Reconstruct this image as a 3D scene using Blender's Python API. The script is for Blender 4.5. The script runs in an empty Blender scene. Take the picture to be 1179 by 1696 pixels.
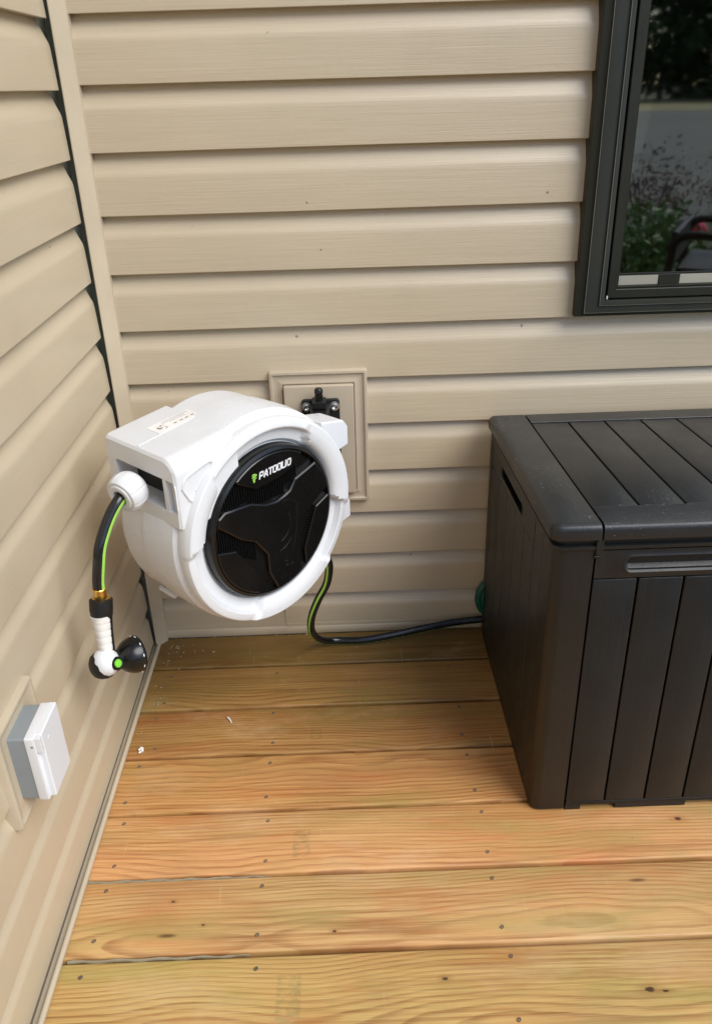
import bpy, bmesh, math, random
from mathutils import Vector, Matrix
random.seed(7)
SC = bpy.context.scene
R = math.radians

# ------------------------------------------------------------------ camera
cam_d = bpy.data.cameras.new('camera'); cam = bpy.data.objects.new('camera', cam_d)
SC.collection.objects.link(cam)
cam_d.sensor_fit = 'HORIZONTAL'; cam_d.sensor_width = 36.0
cam_d.lens = 36.0 * 1363.276 / 1179.0
cam_d.clip_start = 0.02; cam_d.clip_end = 400
cam.matrix_world = (Matrix.Translation((0.4749, -1.6480, 1.1810)) @ Matrix.Rotation(-0.0101992, 4, 'Z')
                    @ Matrix.Rotation(1.0930358, 4, 'X') @ Matrix.Rotation(-0.0302622, 4, 'Z'))
SC.camera = cam

# ------------------------------------------------------------------ light
SUN_DIR = Vector((0.60, -0.48, 0.82)).normalized()      # towards the sun
w = bpy.data.worlds.new('World'); SC.world = w; w.use_nodes = True
nt = w.node_tree; nt.nodes.clear()
sky = nt.nodes.new('ShaderNodeTexSky'); sky.sky_type = 'NISHITA'; sky.sun_disc = False
sky.sun_elevation = math.asin(SUN_DIR.z); sky.sun_rotation = math.atan2(SUN_DIR.x, SUN_DIR.y)
sky.air_density = 1.0; sky.dust_density = 0.7; sky.ozone_density = 1.0
bg = nt.nodes.new('ShaderNodeBackground'); bg.inputs[1].default_value = 0.095
wo = nt.nodes.new('ShaderNodeOutputWorld')
nt.links.new(sky.outputs[0], bg.inputs[0]); nt.links.new(bg.outputs[0], wo.inputs[0])
sl = bpy.data.lights.new('sun', 'SUN'); sl.energy = 1.4; sl.angle = R(42); sl.color = (1.0, 0.985, 0.945)
so = bpy.data.objects.new('sun', sl); SC.collection.objects.link(so)
so.rotation_euler = SUN_DIR.to_track_quat('Z', 'Y').to_euler(); so.location = (4, -3, 4)
SC.view_settings.view_transform = 'Standard'; SC.view_settings.look = 'None'
SC.view_settings.exposure = 1.16; SC.view_settings.gamma = 1.0

# ------------------------------------------------------------------ node helpers
class M_:
    def __init__(s, name):
        s.m = bpy.data.materials.new(name); s.m.use_nodes = True
        s.t = s.m.node_tree; s.t.nodes.clear()
        s.out = s.t.nodes.new('ShaderNodeOutputMaterial')
        s.b = s.t.nodes.new('ShaderNodeBsdfPrincipled')
        s.t.links.new(s.b.outputs[0], s.out.inputs[0])
    def n(s, typ, **k):
        x = s.t.nodes.new(typ)
        for a, v in k.items(): setattr(x, a, v)
        return x
    def L(s, a, b): s.t.links.new(a, b)
    def val(s, sock, v):
        if hasattr(v, 'is_output') or hasattr(v, 'links'): s.L(v, sock)
        else: sock.default_value = v
    def math(s, op, a, b=None, c=None, clamp=False):
        x = s.n('ShaderNodeMath', operation=op); x.use_clamp = clamp
        s.val(x.inputs[0], a)
        if b is not None: s.val(x.inputs[1], b)
        if c is not None: s.val(x.inputs[2], c)
        return x.outputs[0]
    def obj(s, scale=(1, 1, 1), loc=(0, 0, 0)):
        tc = s.n('ShaderNodeTexCoord'); mp = s.n('ShaderNodeMapping')
        mp.inputs['Scale'].default_value = scale; mp.inputs['Location'].default_value = loc
        s.L(tc.outputs['Object'], mp.inputs[0]); return mp.outputs[0]
    def noise(s, vec, scale=5, detail=4, rough=.5, dist=0):
        x = s.n('ShaderNodeTexNoise')
        if vec is not None: s.L(vec, x.inputs['Vector'])
        x.inputs['Scale'].default_value = scale; x.inputs['Detail'].default_value = detail
        x.inputs['Roughness'].default_value = rough; x.inputs['Distortion'].default_value = dist
        return x.outputs['Fac']
    def ramp(s, fac, stops):
        x = s.n('ShaderNodeValToRGB'); s.L(fac, x.inputs[0]); e = x.color_ramp.elements
        while len(e) < len(stops): e.new(0.5)
        for i, (p, c) in enumerate(stops):
            e[i].position = p; e[i].color = (c[0], c[1], c[2], 1) if hasattr(c, '__len__') else (c, c, c, 1)
        return x.outputs[0]
    def rng(s, v, a, b, c=0., d=1., smooth=False):
        x = s.n('ShaderNodeMapRange')
        if smooth: x.interpolation_type = 'SMOOTHSTEP'
        s.L(v, x.inputs[0])
        for i, q in enumerate((a, b, c, d)): x.inputs[i + 1].default_value = q
        return x.outputs[0]
    def mix(s, fac, a, b, mode='MIX'):
        x = s.n('ShaderNodeMix', data_type='RGBA', blend_type=mode)
        s.val(x.inputs[0], fac)
        for i, v in ((6, a), (7, b)):
            if hasattr(v, 'links'): s.L(v, x.inputs[i])
            else: x.inputs[i].default_value = (v[0], v[1], v[2], 1)
        return x.outputs[2]
    def bump(s, h, strength=.3, dist=.001, normal=None):
        x = s.n('ShaderNodeBump'); x.inputs['Strength'].default_value = strength
        x.inputs['Distance'].default_value = dist; s.L(h, x.inputs['Height'])
        if normal is not None: s.L(normal, x.inputs['Normal'])
        return x.outputs[0]
    def set(s, col=None, rough=None, metal=None, normal=None, spec=None):
        if col is not None:
            if hasattr(col, 'links'): s.L(col, s.b.inputs['Base Color'])
            else: s.b.inputs['Base Color'].default_value = (col[0], col[1], col[2], 1)
        if rough is not None: s.val(s.b.inputs['Roughness'], rough)
        if metal is not None: s.b.inputs['Metallic'].default_value = metal
        if spec is not None: s.b.inputs['Specular IOR Level'].default_value = spec
        if normal is not None: s.L(normal, s.b.inputs['Normal'])
        return s.m

def plastic(name, col, rough=.4, grain=.15, gscale=900, spot=0.0, vary=.06, grime=0.0, spec=.5, wood=None):
    k = M_(name)
    big = k.noise(k.obj(), 9, 3)
    c = k.mix(k.rng(big, .3, .7), [x * (1 - vary) for x in col], [min(1, x * (1 + vary)) for x in col])
    if spot:
        sp = k.noise(k.obj(), 190, 2, .5); patch = k.noise(k.obj(), 7, 2, .5)
        th = k.math('ADD', sp, k.math('MULTIPLY', k.math('SUBTRACT', patch, .5), .35))
        c = k.mix(k.rng(th, .69, .76, 0, spot), c, (.42, .40, .36))
    if grime:
        g1 = k.noise(k.obj(), 120, 2, .5); g2 = k.noise(k.obj((1, 1, 2)), 11, 4, .65)
        c = k.mix(k.rng(g1, .765, .80, 0, .55), c, (.16, .13, .10))
        c = k.mix(k.rng(g2, .52, .80, 0, grime), c, (.50, .46, .39))
    fine = k.noise(k.obj(), gscale, 2)
    nb = k.bump(fine, grain, .0006)
    if wood:
        wg = k.noise(k.obj(wood), 1.0, 4, .65, .6); nb = k.bump(wg, .35, .0012, nb)
        scr = k.noise(k.obj([q * .3 for q in wood]), 1.0, 3, .7); c = k.mix(k.rng(scr, .60, .85, 0, .25), c, [x * 3 + .01 for x in col])
    return k.set(c, k.rng(big, .3, .7, rough - .05, rough + .06), normal=nb, spec=spec)

def vinyl(name, axis, grain):
    k = M_(name)
    sc = (5, 1, 330) if axis == 'x' else (1, 5, 330)
    g = k.noise(k.obj(sc), 1.0, 5, .62, .2)
    sc2 = (2.2, 1, 90) if axis == 'x' else (1, 2.2, 90)
    g2 = k.noise(k.obj(sc2), 1.0, 3, .5)
    big = k.noise(k.obj(), 1.7, 3)
    c = k.mix(k.rng(big, .3, .7), (.500, .412, .282), (.545, .452, .315))
    c = k.mix(k.rng(g, .35, .7, 0, .16 * grain), c, (.36, .285, .19))
    sp = k.noise(k.obj(), 55, 1, .4)
    c = k.mix(k.rng(sp, .805, .83, 0, .7), c, (.10, .07, .045))       # specks of dirt
    drt = k.noise(k.obj((6, 6, 3)), 1, 4, .6)
    c = k.mix(k.rng(drt, .55, .8, 0, .12), c, (.30, .25, .18))
    b1 = k.bump(g, .32 * grain, .0011); b2 = k.bump(g2, .10 * grain, .002, b1)
    wav = k.noise(k.obj((1.4, 1.4, 5)), 1.6, 2)
    b3 = k.bump(wav, .25, .012, b2)
    k.b.inputs['Coat Weight'].default_value = .30; k.b.inputs['Coat Roughness'].default_value = .30; k.L(b1, k.b.inputs['Coat Normal'])
    return k.set(c, k.rng(g, .3, .7, .30, .44), normal=b3, spec=.6)

MAT = {}
MAT['vinyl_x'] = vinyl('vinyl_back', 'x', 1.5)
MAT['vinyl_y'] = vinyl('vinyl_left', 'y', .35)
MAT['trim'] = plastic('vinyl_trim', (.505, .42, .295), .42, .05)
MAT['block'] = plastic('vinyl_block', (.455, .375, .27), .55, .25, 500)
MAT['wrap'] = plastic('house_wrap', (.42, .43, .34), .8)  # green-grey house wrap behind the siding
MAT['white'] = plastic('white_abs', (.69, .695, .70), .27, .05, 700, vary=.015, grime=.14)
MAT['whiteface'] = plastic('white_abs_textured', (.71, .715, .715), .38, .14, 700, vary=.015, grime=.10)
MAT['grip'] = plastic('soft_white_grip', (.74, .71, .65), .6, .1)
MAT['black'] = plastic('black_satin_plastic', (.0065, .006, .0055), .27, .06, spec=.42)
MAT['blackm'] = plastic('black_matt_plastic', (.008, .008, .0078), .5, .2, spec=.4)
MAT['ventblack'] = plastic('deep_black_plastic', (.004, .004, .004), .6, .1, spec=.15)
MAT['hose'] = plastic('black_hose', (.010, .010, .010), .22, .05)
MAT['green'] = plastic('lime_green', (.33, .66, .10), .4, .02)
MAT['button'] = plastic('green_button', (.19, .60, .04), .35, .02)
MAT['grey'] = plastic('grey_pvc', (.235, .255, .26), .5, .1)
MAT['boxwhite'] = plastic('white_pvc', (.72, .72, .72), .42, .06, vary=.02)
MAT['chest'] = plastic('resin_chest', (.0095, .0102, .0104), .40, .30, 420, vary=.12, spec=.45, wood=(210, 210, 7))
MAT['chesttop'] = plastic('resin_chest_dusty_skylit', (.0120, .0132, .0150), .37, .30, 420, spot=.28, vary=.15, wood=(210, 7, 210))  # dust specks on the lid; lighter, bluer base paints in sky light
MAT['chrome'] = plastic('zinc_screw', (.62, .62, .62), .28); MAT['chrome'].node_tree.nodes['Principled BSDF'].inputs['Metallic'].default_value = 1
MAT['screw'] = plastic('deck_screw', (.13, .10, .07), .6)
MAT['frame'] = plastic('bronze_window_vinyl', (.0200, .0205, .0140), .45, .05); MAT['frame'].node_tree.nodes['Principled BSDF'].inputs['Specular IOR Level'].default_value = .3
MAT['framelite'] = plastic('window_edge_pale', (.14, .135, .11), .4)  # paler tone for thin lines along the frame ridges
MAT['cream'] = plastic('cream_plain', (.34, .32, .26), .6)
MAT['teal'] = plastic('teal_hose', (.006, .085, .060), .35, .05)
MAT['sticker'] = plastic('paper_label', (.80, .77, .72), .5)
MAT['ink'] = plastic('label_ink', (.16, .15, .14), .6)
MAT['inklite'] = plastic('label_ink_light', (.45, .43, .40), .6)
MAT['logo'] = plastic('logo_white', (.86, .86, .86), .5)
MAT['inside'] = plastic('shade_black', (.003, .003, .003), .9); MAT['inside'].node_tree.nodes['Principled BSDF'].inputs['Specular IOR Level'].default_value = 0  # near-black: shade of holes, grooves and the room put into the colour
k = M_('brass'); MAT['brass'] = k.set((.83, .52, .13), k.rng(k.noise(k.obj(), 60, 3), .3, .7, .22, .36), 1.0)
k = M_('clear_peg'); MAT['peg'] = k.set((.75, .76, .74), .3)
k = M_('debris'); MAT['debris'] = k.set(k.mix(k.noise(k.obj(), 200, 1), (.50, .42, .28), (.26, .19, .11)), .8)
k = M_('dry_putty'); MAT['putty'] = k.set(k.mix(k.noise(k.obj((10, 200, 1)), 1, 4), (.34, .30, .20), (.20, .155, .09)), .8)
k = M_('shingle'); MAT['roof'] = k.set((.45, .43, .39), .8)

# window glass: mostly mirror of the garden over a dark room
k = M_('window_glass')
k.t.nodes.remove(k.b)
tr = k.n('ShaderNodeBsdfTransparent'); tr.inputs[0].default_value = (.55, .57, .53, 1)
gl = k.n('ShaderNodeBsdfGlossy'); gl.inputs[0].default_value = (1, 1, .93, 1); gl.inputs['Roughness'].default_value = .028
fr = k.n('ShaderNodeFresnel'); fr.inputs[0].default_value = 3.0
wv = k.noise(k.obj((3, 3, 1.2)), 1.5, 1); k.L(k.bump(wv, .25, .003), gl.inputs['Normal'])
mx = k.n('ShaderNodeMixShader'); k.L(fr.outputs[0], mx.inputs[0]); k.L(tr.outputs[0], mx.inputs[1]); k.L(gl.outputs[0], mx.inputs[2])
k.L(mx.outputs[0], k.out.inputs[0]); MAT['glass'] = k.m

# deck timber: growth rings around a pith line of each board's own
k = M_('pressure_treated_pine')
pos = k.obj()
at = k.n('ShaderNodeAttribute'); at.attribute_name = 'pith'       # (pith y, pith depth, seed)
sx = k.n('ShaderNodeSeparateXYZ'); k.L(pos, sx.inputs[0])
sa = k.n('ShaderNodeSeparateXYZ'); k.L(at.outputs['Vector'], sa.inputs[0])
seed = sa.outputs[2]
cx = k.n('ShaderNodeCombineXYZ'); k.L(k.math('MULTIPLY_ADD', seed, 7.31, sx.outputs[0]), cx.inputs[0])
k.L(sx.outputs[1], cx.inputs[1]); k.L(k.math('MULTIPLY', seed, 3.7), cx.inputs[2])
def strx(a, b, c):
    mp = k.n('ShaderNodeMapping'); mp.inputs['Scale'].default_value = (a, b, c); k.L(cx.outputs[0], mp.inputs[0]); return mp.outputs[0]
drift = k.math('SUBTRACT', k.noise(strx(1.1, .0, 1), 1.0, 2, .5), .5)
drift2 = k.math('SUBTRACT', k.noise(strx(1.7, .0, 1.7), 1.3, 2, .5), .5)
wob = k.math('SUBTRACT', k.noise(strx(5, 16, 1), 1.0, 3, .5), .5)
dy = k.math('ADD', k.math('SUBTRACT', sx.outputs[1], sa.outputs[0]), k.math('MULTIPLY', drift, .12))
dz = k.math('ADD', sa.outputs[1], k.math('MULTIPLY', drift2, .050))
rr = k.math('SQRT', k.math('ADD', k.math('MULTIPLY', dy, dy), k.math('MULTIPLY', dz, dz)))
rr = k.math('ADD', rr, k.math('MULTIPLY', wob, .011))
ring = k.math('FRACT', k.math('MULTIPLY', rr, 165.0))
late = k.ramp(ring, [(0, .05), (.45, .18), (.80, 1.0), (.93, .9), (1.0, .05)])
fib = k.noise(strx(9, 700, 1), 1.0, 3, .6)
blotch = k.noise(strx(2.2, 9, 1), 1.0, 4, .6)
blotch2 = k.noise(strx(1.2, 5, 2), 1.6, 3, .55)
bv = k.math('FRACT', k.math('MULTIPLY', seed, 3.37))
early = k.mix(bv, (.57, .350, .150), (.57, .325, .135))
early = k.mix(k.rng(blotch2, .38, .68, 0, .75), early, (.46, .335, .130))
lat = k.mix(k.rng(blotch, .35, .7), (.245, .100, .028), (.28, .105, .032))
lat = k.mix(k.rng(blotch2, .45, .72, 0, .6), lat, (.29, .175, .055))
c = k.mix(k.math('MULTIPLY', late, k.rng(k.noise(strx(1.4, 11, 2), 1.0, 3, .6), .32, .66, .38, 1.0)), early, lat)
c = k.mix(k.rng(fib, .38, .70, 0, .50), c, (.70, .50, .28))
mid = k.noise(strx(3.2, 150, 1), 1.0, 3, .6, .15); mod_ = k.rng(k.noise(strx(1.6, 7, 5), 1.0, 3, .6), .38, .66)
c = k.mix(k.math('MULTIPLY', k.rng(mid, .46, .70), k.math('MULTIPLY', mod_, .85)), c, (.25, .100, .032))
c = k.mix(k.math('MULTIPLY', k.rng(mid, .50, .30), .28), c, (.64, .46, .24))
crk = k.noise(strx(2.5, 260, 3), 1.0, 2, .4)
c = k.mix(k.math('MULTIPLY', k.rng(crk, .74, .80), k.math('MULTIPLY', mod_, .6)), c, (.10, .05, .02))
c = k.mix(k.rng(blotch, .52, .70, 0, .62), c, (.45, .17, .062))                # reddish heart streaks
# green treatment stain
grn = k.noise(strx(1.5, 7, 3), 2.1, 4, .6)
c = k.mix(k.rng(grn, .50, .70, 0, .60), c, (.31, .27, .09))
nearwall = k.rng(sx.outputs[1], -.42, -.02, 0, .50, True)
c = k.mix(k.math('MULTIPLY', nearwall, k.rng(grn, .25, .7, .55, 1)), c, (.155, .095, .025))  # blends to darker brown towards the wall
# knots
vo = k.n('ShaderNodeTexVoronoi', feature='F1'); k.L(strx(2.0, 8.5, 1), vo.inputs['Vector']); vo.inputs['Scale'].default_value = 1.15
kn = k.rng(vo.outputs['Distance'], .012, .05, 1, 0, True)
c = k.mix(k.math('MULTIPLY', kn, .8), c, (.085, .035, .015))
def knot(x, y, a_, b_):
    n_ = k.noise(k.obj((140, 160, 1)), 1.0, 3, .6)
    u_ = k.math('DIVIDE', k.math('SUBTRACT', sx.outputs[0], x), a_); v_ = k.math('DIVIDE', k.math('SUBTRACT', sx.outputs[1], y), b_)
    d_ = k.math('SQRT', k.math('ADD', k.math('MULTIPLY', u_, u_), k.math('MULTIPLY', v_, v_)))
    return k.math('ADD', d_, k.math('MULTIPLY', k.math('SUBTRACT', n_, .5), 1.3))
for q in [(.889, -.913, .0085, .0045), (.912, -.916, .006, .002), (.594, -.884, .005, .0028), (1.045, -.605, .007, .004), (.43, -.80, .004, .0022), (.165, -.735, .0035, .002), (.22, -.78, .0028, .0018)]:
    d_ = knot(*q)
    c = k.mix(k.rng(d_, 1.0, 3.6, .35, 0, True), c, (.27, .12, .045)); c = k.mix(k.rng(d_, .55, 1.15, .92, 0, True), c, (.040, .016, .008))
# grade stamps
def stamp(x, y, ww, hh):
    ax = k.rng(k.math('ABSOLUTE', k.math('SUBTRACT', sx.outputs[0], x)), ww * .9, ww, 1, 0)
    ay = k.rng(k.math('ABSOLUTE', k.math('SUBTRACT', sx.outputs[1], y)), hh * .9, hh, 1, 0)
    return k.math('MULTIPLY', ax, ay)
stm = None
for q in [(.372, -.628, .016, .030), (.362, -.905, .019, .040), (.392, -.352, .012, .018)]:
    v = stamp(*q); stm = v if stm is None else k.math('MAXIMUM', stm, v)
sn = k.noise(k.obj((60, 160, 1)), 1.0, 3, .7)
c = k.mix(k.math('MULTIPLY', stm, k.rng(sn, .42, .62, .0, .40)), c, (.13, .17, .07))
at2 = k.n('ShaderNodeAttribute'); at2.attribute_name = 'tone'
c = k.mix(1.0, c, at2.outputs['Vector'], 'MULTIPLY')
stn = k.noise(k.obj((2.6, 5.5, 1)), 1.0, 5, .68)      # water marks crossing the boards
c = k.mix(k.rng(stn, .52, .72, 0, .30), c, (.26, .15, .065)); c = k.mix(k.rng(stn, .46, .30, 0, .30), c, (.70, .50, .29))
# fine scratches and pale scuffs
scf = k.noise(k.obj((90, 6, 1)), 1.0, 2, .6)
c = k.mix(k.rng(scf, .70, .78, 0, .25), c, (.66, .50, .30))
bp = k.bump(late, .12, .0010); bp = k.bump(fib, .22, .0006, bp)
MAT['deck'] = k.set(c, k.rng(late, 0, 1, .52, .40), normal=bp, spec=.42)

# ------------------------------------------------------------------ object helpers
ORG = {}
def tag(o, label=None, cat=None, group=None, kind=None):
    if label: o['label'] = label
    if cat: o['category'] = cat
    if group: o['group'] = group
    if kind: o['kind'] = kind
    return o
def empty(name, loc, label=None, cat=None, group=None):
    o = bpy.data.objects.new(name, None); o.empty_display_size = .05
    SC.collection.objects.link(o); o.location = loc; ORG[o.name] = Vector(loc)
    return tag(o, label, cat, group)
def build(name, bm, mat, parent=None, angle=35, bevel=0, seg=2, fix=True, bangle=30):
    me = bpy.data.meshes.new(name)
    if fix: bmesh.ops.recalc_face_normals(bm, faces=bm.faces[:])
    org = ORG[parent.name] if parent is not None else Vector((0, 0, 0))
    bmesh.ops.translate(bm, verts=bm.verts[:], vec=-org)
    bm.to_mesh(me); bm.free()
    mats = mat if isinstance(mat, (list, tuple)) else [mat]
    for q in mats: me.materials.append(MAT[q] if isinstance(q, str) else q)
    o = bpy.data.objects.new(name, me); SC.collection.objects.link(o)
    if parent is not None: o.parent = parent; ORG[o.name] = org
    else: ORG[o.name] = Vector((0, 0, 0))
    for p in me.polygons: p.use_smooth = True
    if bevel:
        b = o.modifiers.new('bevel', 'BEVEL'); b.width = bevel; b.segments = seg; b.limit_method = 'ANGLE'
        b.angle_limit = R(bangle); b.harden_normals = False
        wn = o.modifiers.new('wn', 'WEIGHTED_NORMAL'); wn.keep_sharp = False
        for p in me.polygons: p.use_smooth = True
    else:
        me.set_sharp_from_angle(angle=R(angle))
    return o
def bx(bm, x0, x1, y0, y1, z0, z1, f=None, mi=0):
    P = [(x0, y0, z0), (x1, y0, z0), (x1, y1, z0), (x0, y1, z0), (x0, y0, z1), (x1, y0, z1), (x1, y1, z1), (x0, y1, z1)]
    v = [bm.verts.new(f(*p) if f else p) for p in P]
    for q in ((0, 1, 2, 3), (4, 5, 6, 7), (0, 1, 5, 4), (1, 2, 6, 5), (2, 3, 7, 6), (3, 0, 4, 7)):
        fa = bm.faces.new([v[i] for i in q]); fa.material_index = mi
    return v
def loft(bm, loops, cap0=True, cap1=True, closed=True, mi=0):
    V = [[bm.verts.new(p) for p in l] for l in loops]; n = len(loops[0])
    for a, b in zip(V, V[1:]):
        for i in range(n if closed else n - 1):
            j = (i + 1) % n
            try: bm.faces.new((a[i], a[j], b[j], b[i])).material_index = mi
            except ValueError: pass
    if cap0: bm.faces.new(V[0]).material_index = mi
    if cap1: bm.faces.new(V[-1][::-1]).material_index = mi
    return V
def frame_axes(d):
    d = Vector(d).normalized(); u = d.cross(Vector((0, 0, 1)))
    if u.length < .1: u = d.cross(Vector((0, 1, 0)))
    u.normalize(); return d, u, d.cross(u)
def lathe(bm, o, d, prof, n=40, cap0=True, cap1=True, mi=0, mod=None):
    o = Vector(o); d, u, v = frame_axes(d)
    loops = []
    for (a, r) in prof:
        loops.append([o + d * a + (u * math.cos(t) + v * math.sin(t)) * (r * (mod(a, t) if mod else 1)) for t in [2 * math.pi * i / n for i in range(n)]])
    loft(bm, loops, cap0, cap1, mi=mi)
def catmull(pts, sub=8):
    P = [Vector(p) for p in pts]; P = [P[0] * 2 - P[1]] + P + [P[-1] * 2 - P[-2]]; out = []
    for i in range(1, len(P) - 2):
        for s in range(sub):
            t = s / sub; a, b, c, d = P[i - 1:i + 3]
            out.append(.5 * ((2 * b) + (c - a) * t + (2 * a - 5 * b + 4 * c - d) * t * t + (3 * b - a - 3 * c + d) * t ** 3))
    out.append(P[-2]); return out
def tube(bm, pts, r, n=16, sub=8, closed=False, ref=None, arc=None, mi=0, smooth=True):
    """sweep a circle (or, with arc=(a0,a1), a thin raised strip of it) along pts with a fixed reference direction"""
    C = catmull(pts, sub) if smooth else [Vector(p) for p in pts]
    loops = []; prev = None
    for i, c in enumerate(C):
        if closed: d = (C[(i + 1) % len(C)] - C[i - 1])
        else: d = (C[min(i + 1, len(C) - 1)] - C[max(i - 1, 0)])
        d.normalize()
        if prev is None:
            u = Vector(ref) if ref else d.cross(Vector((0, 0, 1)))
            if u.length < .1: u = d.cross(Vector((0, 1, 0)))
        else: u = prev
        u = (u - d * u.dot(d)).normalized(); v = d.cross(u); prev = u
        rad = r(i / (len(C) - 1)) if callable(r) else r
        if arc: T = [arc[0] + (arc[1] - arc[0]) * j / (n - 1) for j in range(n)]
        else: T = [2 * math.pi * j / n for j in range(n)]
        lp = [c + (u * math.cos(t) + v * math.sin(t)) * rad for t in T]
        if arc: lp += [c + (u * math.cos(t) + v * math.sin(t)) * (rad * .9) for t in T[::-1]]
        loops.append(lp)
    if closed: loops.append(loops[0])
    loft(bm, loops, not closed, not closed, mi=mi)
def rrect(x0, x1, y0, y1, r, n=6):
    out = []
    for cx_, cy_, a in ((x1 - r, y1 - r, 0), (x0 + r, y1 - r, 90), (x0 + r, y0 + r, 180), (x1 - r, y0 + r, 270)):
        for i in range(n + 1):
            t = R(a + 90 * i / n); out.append((cx_ + r * math.cos(t), cy_ + r * math.sin(t)))
    return out
def tri_rect(bm, ring, f, mi=0): bm.faces.new([bm.verts.new(f(*p)) for p in ring]).material_index = mi

# ------------------------------------------------------------------ far setting
def grid_plane(name, x0, x1, y0, y1, z, mat, th=.3):
    bm = bmesh.new(); bx(bm, x0, x1, y0, y1, z - th, z); return build(name, bm, mat)
k = M_('lawn'); MAT['lawn'] = k.set(k.mix(k.noise(k.obj(), 3, 5, .7), (.035, .055, .015), (.11, .10, .045)), .9)
k = M_('asphalt'); MAT['asphalt'] = k.set(k.mix(k.noise(k.obj((.12, .9, 1)), 1.0, 5, .7), (.05, .052, .046), (.26, .26, .22)), .85)  # pale patches put dappled sunlight into the road colour
k = M_('verge'); MAT['verge'] = k.set(k.mix(k.noise(k.obj(), .6, 4, .7), (.22, .21, .08), (.48, .42, .24)), .9)  # pale dry-grass colour stands in for sunlight on the far verge
k = M_('mulch'); MAT['mulch'] = k.set(k.mix(k.noise(k.obj(), 18, 4, .7), (.05, .028, .015), (.24, .17, .11)), .95)
k = M_('leaf_dark'); MAT['leafd'] = k.set(k.mix(k.noise(k.obj(), .5, 4, .7), (.020, .035, .010), (.055, .075, .022)), .8)
k = M_('bark'); MAT['bark'] = k.set((.06, .048, .035), .9)
k = M_('leaf_green'); MAT['leafg'] = k.set(k.mix(k.noise(k.obj(), 14, 3, .7), (.045, .13, .03), (.13, .27, .06)), .5)
k = M_('leaf_red'); MAT['leafr'] = k.set(k.mix(k.noise(k.obj(), 14, 3, .7), (.12, .045, .035), (.22, .11, .08)), .5)
k = M_('petal_pink'); MAT['pink'] = k.set((.80, .04, .13), .5)
tag(grid_plane('lawn', -120, 120, -200, 3.2, -.40, 'lawn'), kind='structure')
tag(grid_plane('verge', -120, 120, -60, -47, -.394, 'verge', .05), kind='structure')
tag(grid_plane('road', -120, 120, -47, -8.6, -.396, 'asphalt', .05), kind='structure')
tag(grid_plane('flower_bed', -1, 7, -5.6, -2.75, -.392, 'mulch', .05), kind='structure')

def leaves(bm, c, rad, n, size, mi=0, flat=.8, rnd=random):
    for _ in range(n):
        while True:
            d = Vector((rnd.uniform(-1, 1), rnd.uniform(-1, 1), rnd.uniform(-1, 1)))
            if .2 < d.length < 1: break
        p = Vector(c) + Vector((d.x * rad[0], d.y * rad[1], d.z * rad[2]))
        a = Vector((rnd.gauss(0, 1), rnd.gauss(0, 1), rnd.gauss(0, flat))).normalized(); b = a.cross(Vector((rnd.gauss(0, 1), rnd.gauss(0, 1), rnd.gauss(0, 1)))).normalized()
        s = size * rnd.uniform(.6, 1.3)
        v = [bm.verts.new(p + a * s), bm.verts.new(p + b * s * .45), bm.verts.new(p - a * s), bm.verts.new(p - b * s * .45)]
        bm.faces.new(v).material_index = mi
bm = bmesh.new(); rw = random.Random(3)
for i in range(44):
    x = -90 + i * 4.2 + rw.uniform(-1.5, 1.5); y = -64 - rw.uniform(0, 20); h = rw.uniform(9, 13); near = 8 < x < 58
    lathe(bm, (x, y, -.4), (0, 0, 1), [(0, .28), (h * .8, .10)], 7, mi=1)
    for j in range(12 if near else 6):
        leaves(bm, (x + rw.uniform(-2.6, 2.6), y + rw.uniform(-2, 2), h * rw.uniform(.0, 1)), (2.6, 2.4, 1.9), 420 if near else 40, .34 if near else 1.0, rnd=rw)
tag(build('woodland', bm, ['leafd', 'bark'], fix=False), 'dark woodland across the road, reflected in the window pane', 'woodland', kind='stuff')

def shrub(name, x, y, h, rad, leaf, n, size, label, cat, flowers=()):
    t = empty(name, (x, y, -.392), label, cat)
    bm = bmesh.new(); rs = random.Random(int(x * 100))
    for j in range(7):
        a = rs.uniform(0, 6.28); q = rs.uniform(.3, .8) * rad
        tube(bm, [(x, y, -.39), (x + .4 * q * math.cos(a), y + .4 * q * math.sin(a), -.39 + h * .5), (x + q * math.cos(a), y + q * math.sin(a), -.39 + h * .9)], .006, 6, 4)
    build('stem', bm, 'bark', t)
    bm = bmesh.new()
    for j in range(9):
        leaves(bm, (x + rs.uniform(-.5, .5) * rad, y + rs.uniform(-.5, .5) * rad, -.39 + h * rs.uniform(.45, .95)), (rad * .55, rad * .55, h * .28), n // 9, size, rnd=rs)
    build('foliage', bm, leaf, t, fix=False)
    for p in flowers:
        bm = bmesh.new()
        for j in range(14):
            a = j * .9; b = .3 + .08 * j
            d = Vector((math.cos(a) * math.cos(b), math.sin(a) * math.cos(b), math.sin(b)))
            lathe(bm, Vector(p) + d * .035, d, [(-.03, .006), (0, .036), (.02, .010)], 6)
        build('flower', bm, 'pink', t)
shrub('green_shrub', 2.25, -3.35, .80, .42, 'leafg', 2200, .026, 'leafy green shrub with one pink bloom beside the deck, reflected in the window', 'shrub', [(2.49, -3.1, .40)])
shrub('green_shrub', 3.15, -3.7, .72, .40, 'leafg', 2000, .026, 'leafy green shrub without blooms right of the flowering one, reflected in the window', 'shrub')
for i, (x, y) in enumerate(((2.1, -5.2), (2.9, -5.0), (3.8, -5.3))):
    shrub('red_leaf_shrub', x, y, (.98, 1.0, 1.08)[i], .42, 'leafr', 1300, .020,
          ('airy red-leaved shrub nearest the house corner, reflected in the window',
           'airy red-leaved shrub between two others of its kind, reflected in the window',
           'tallest airy red-leaved shrub at the far end of the bed, reflected in the window')[i], 'shrub')

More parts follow.
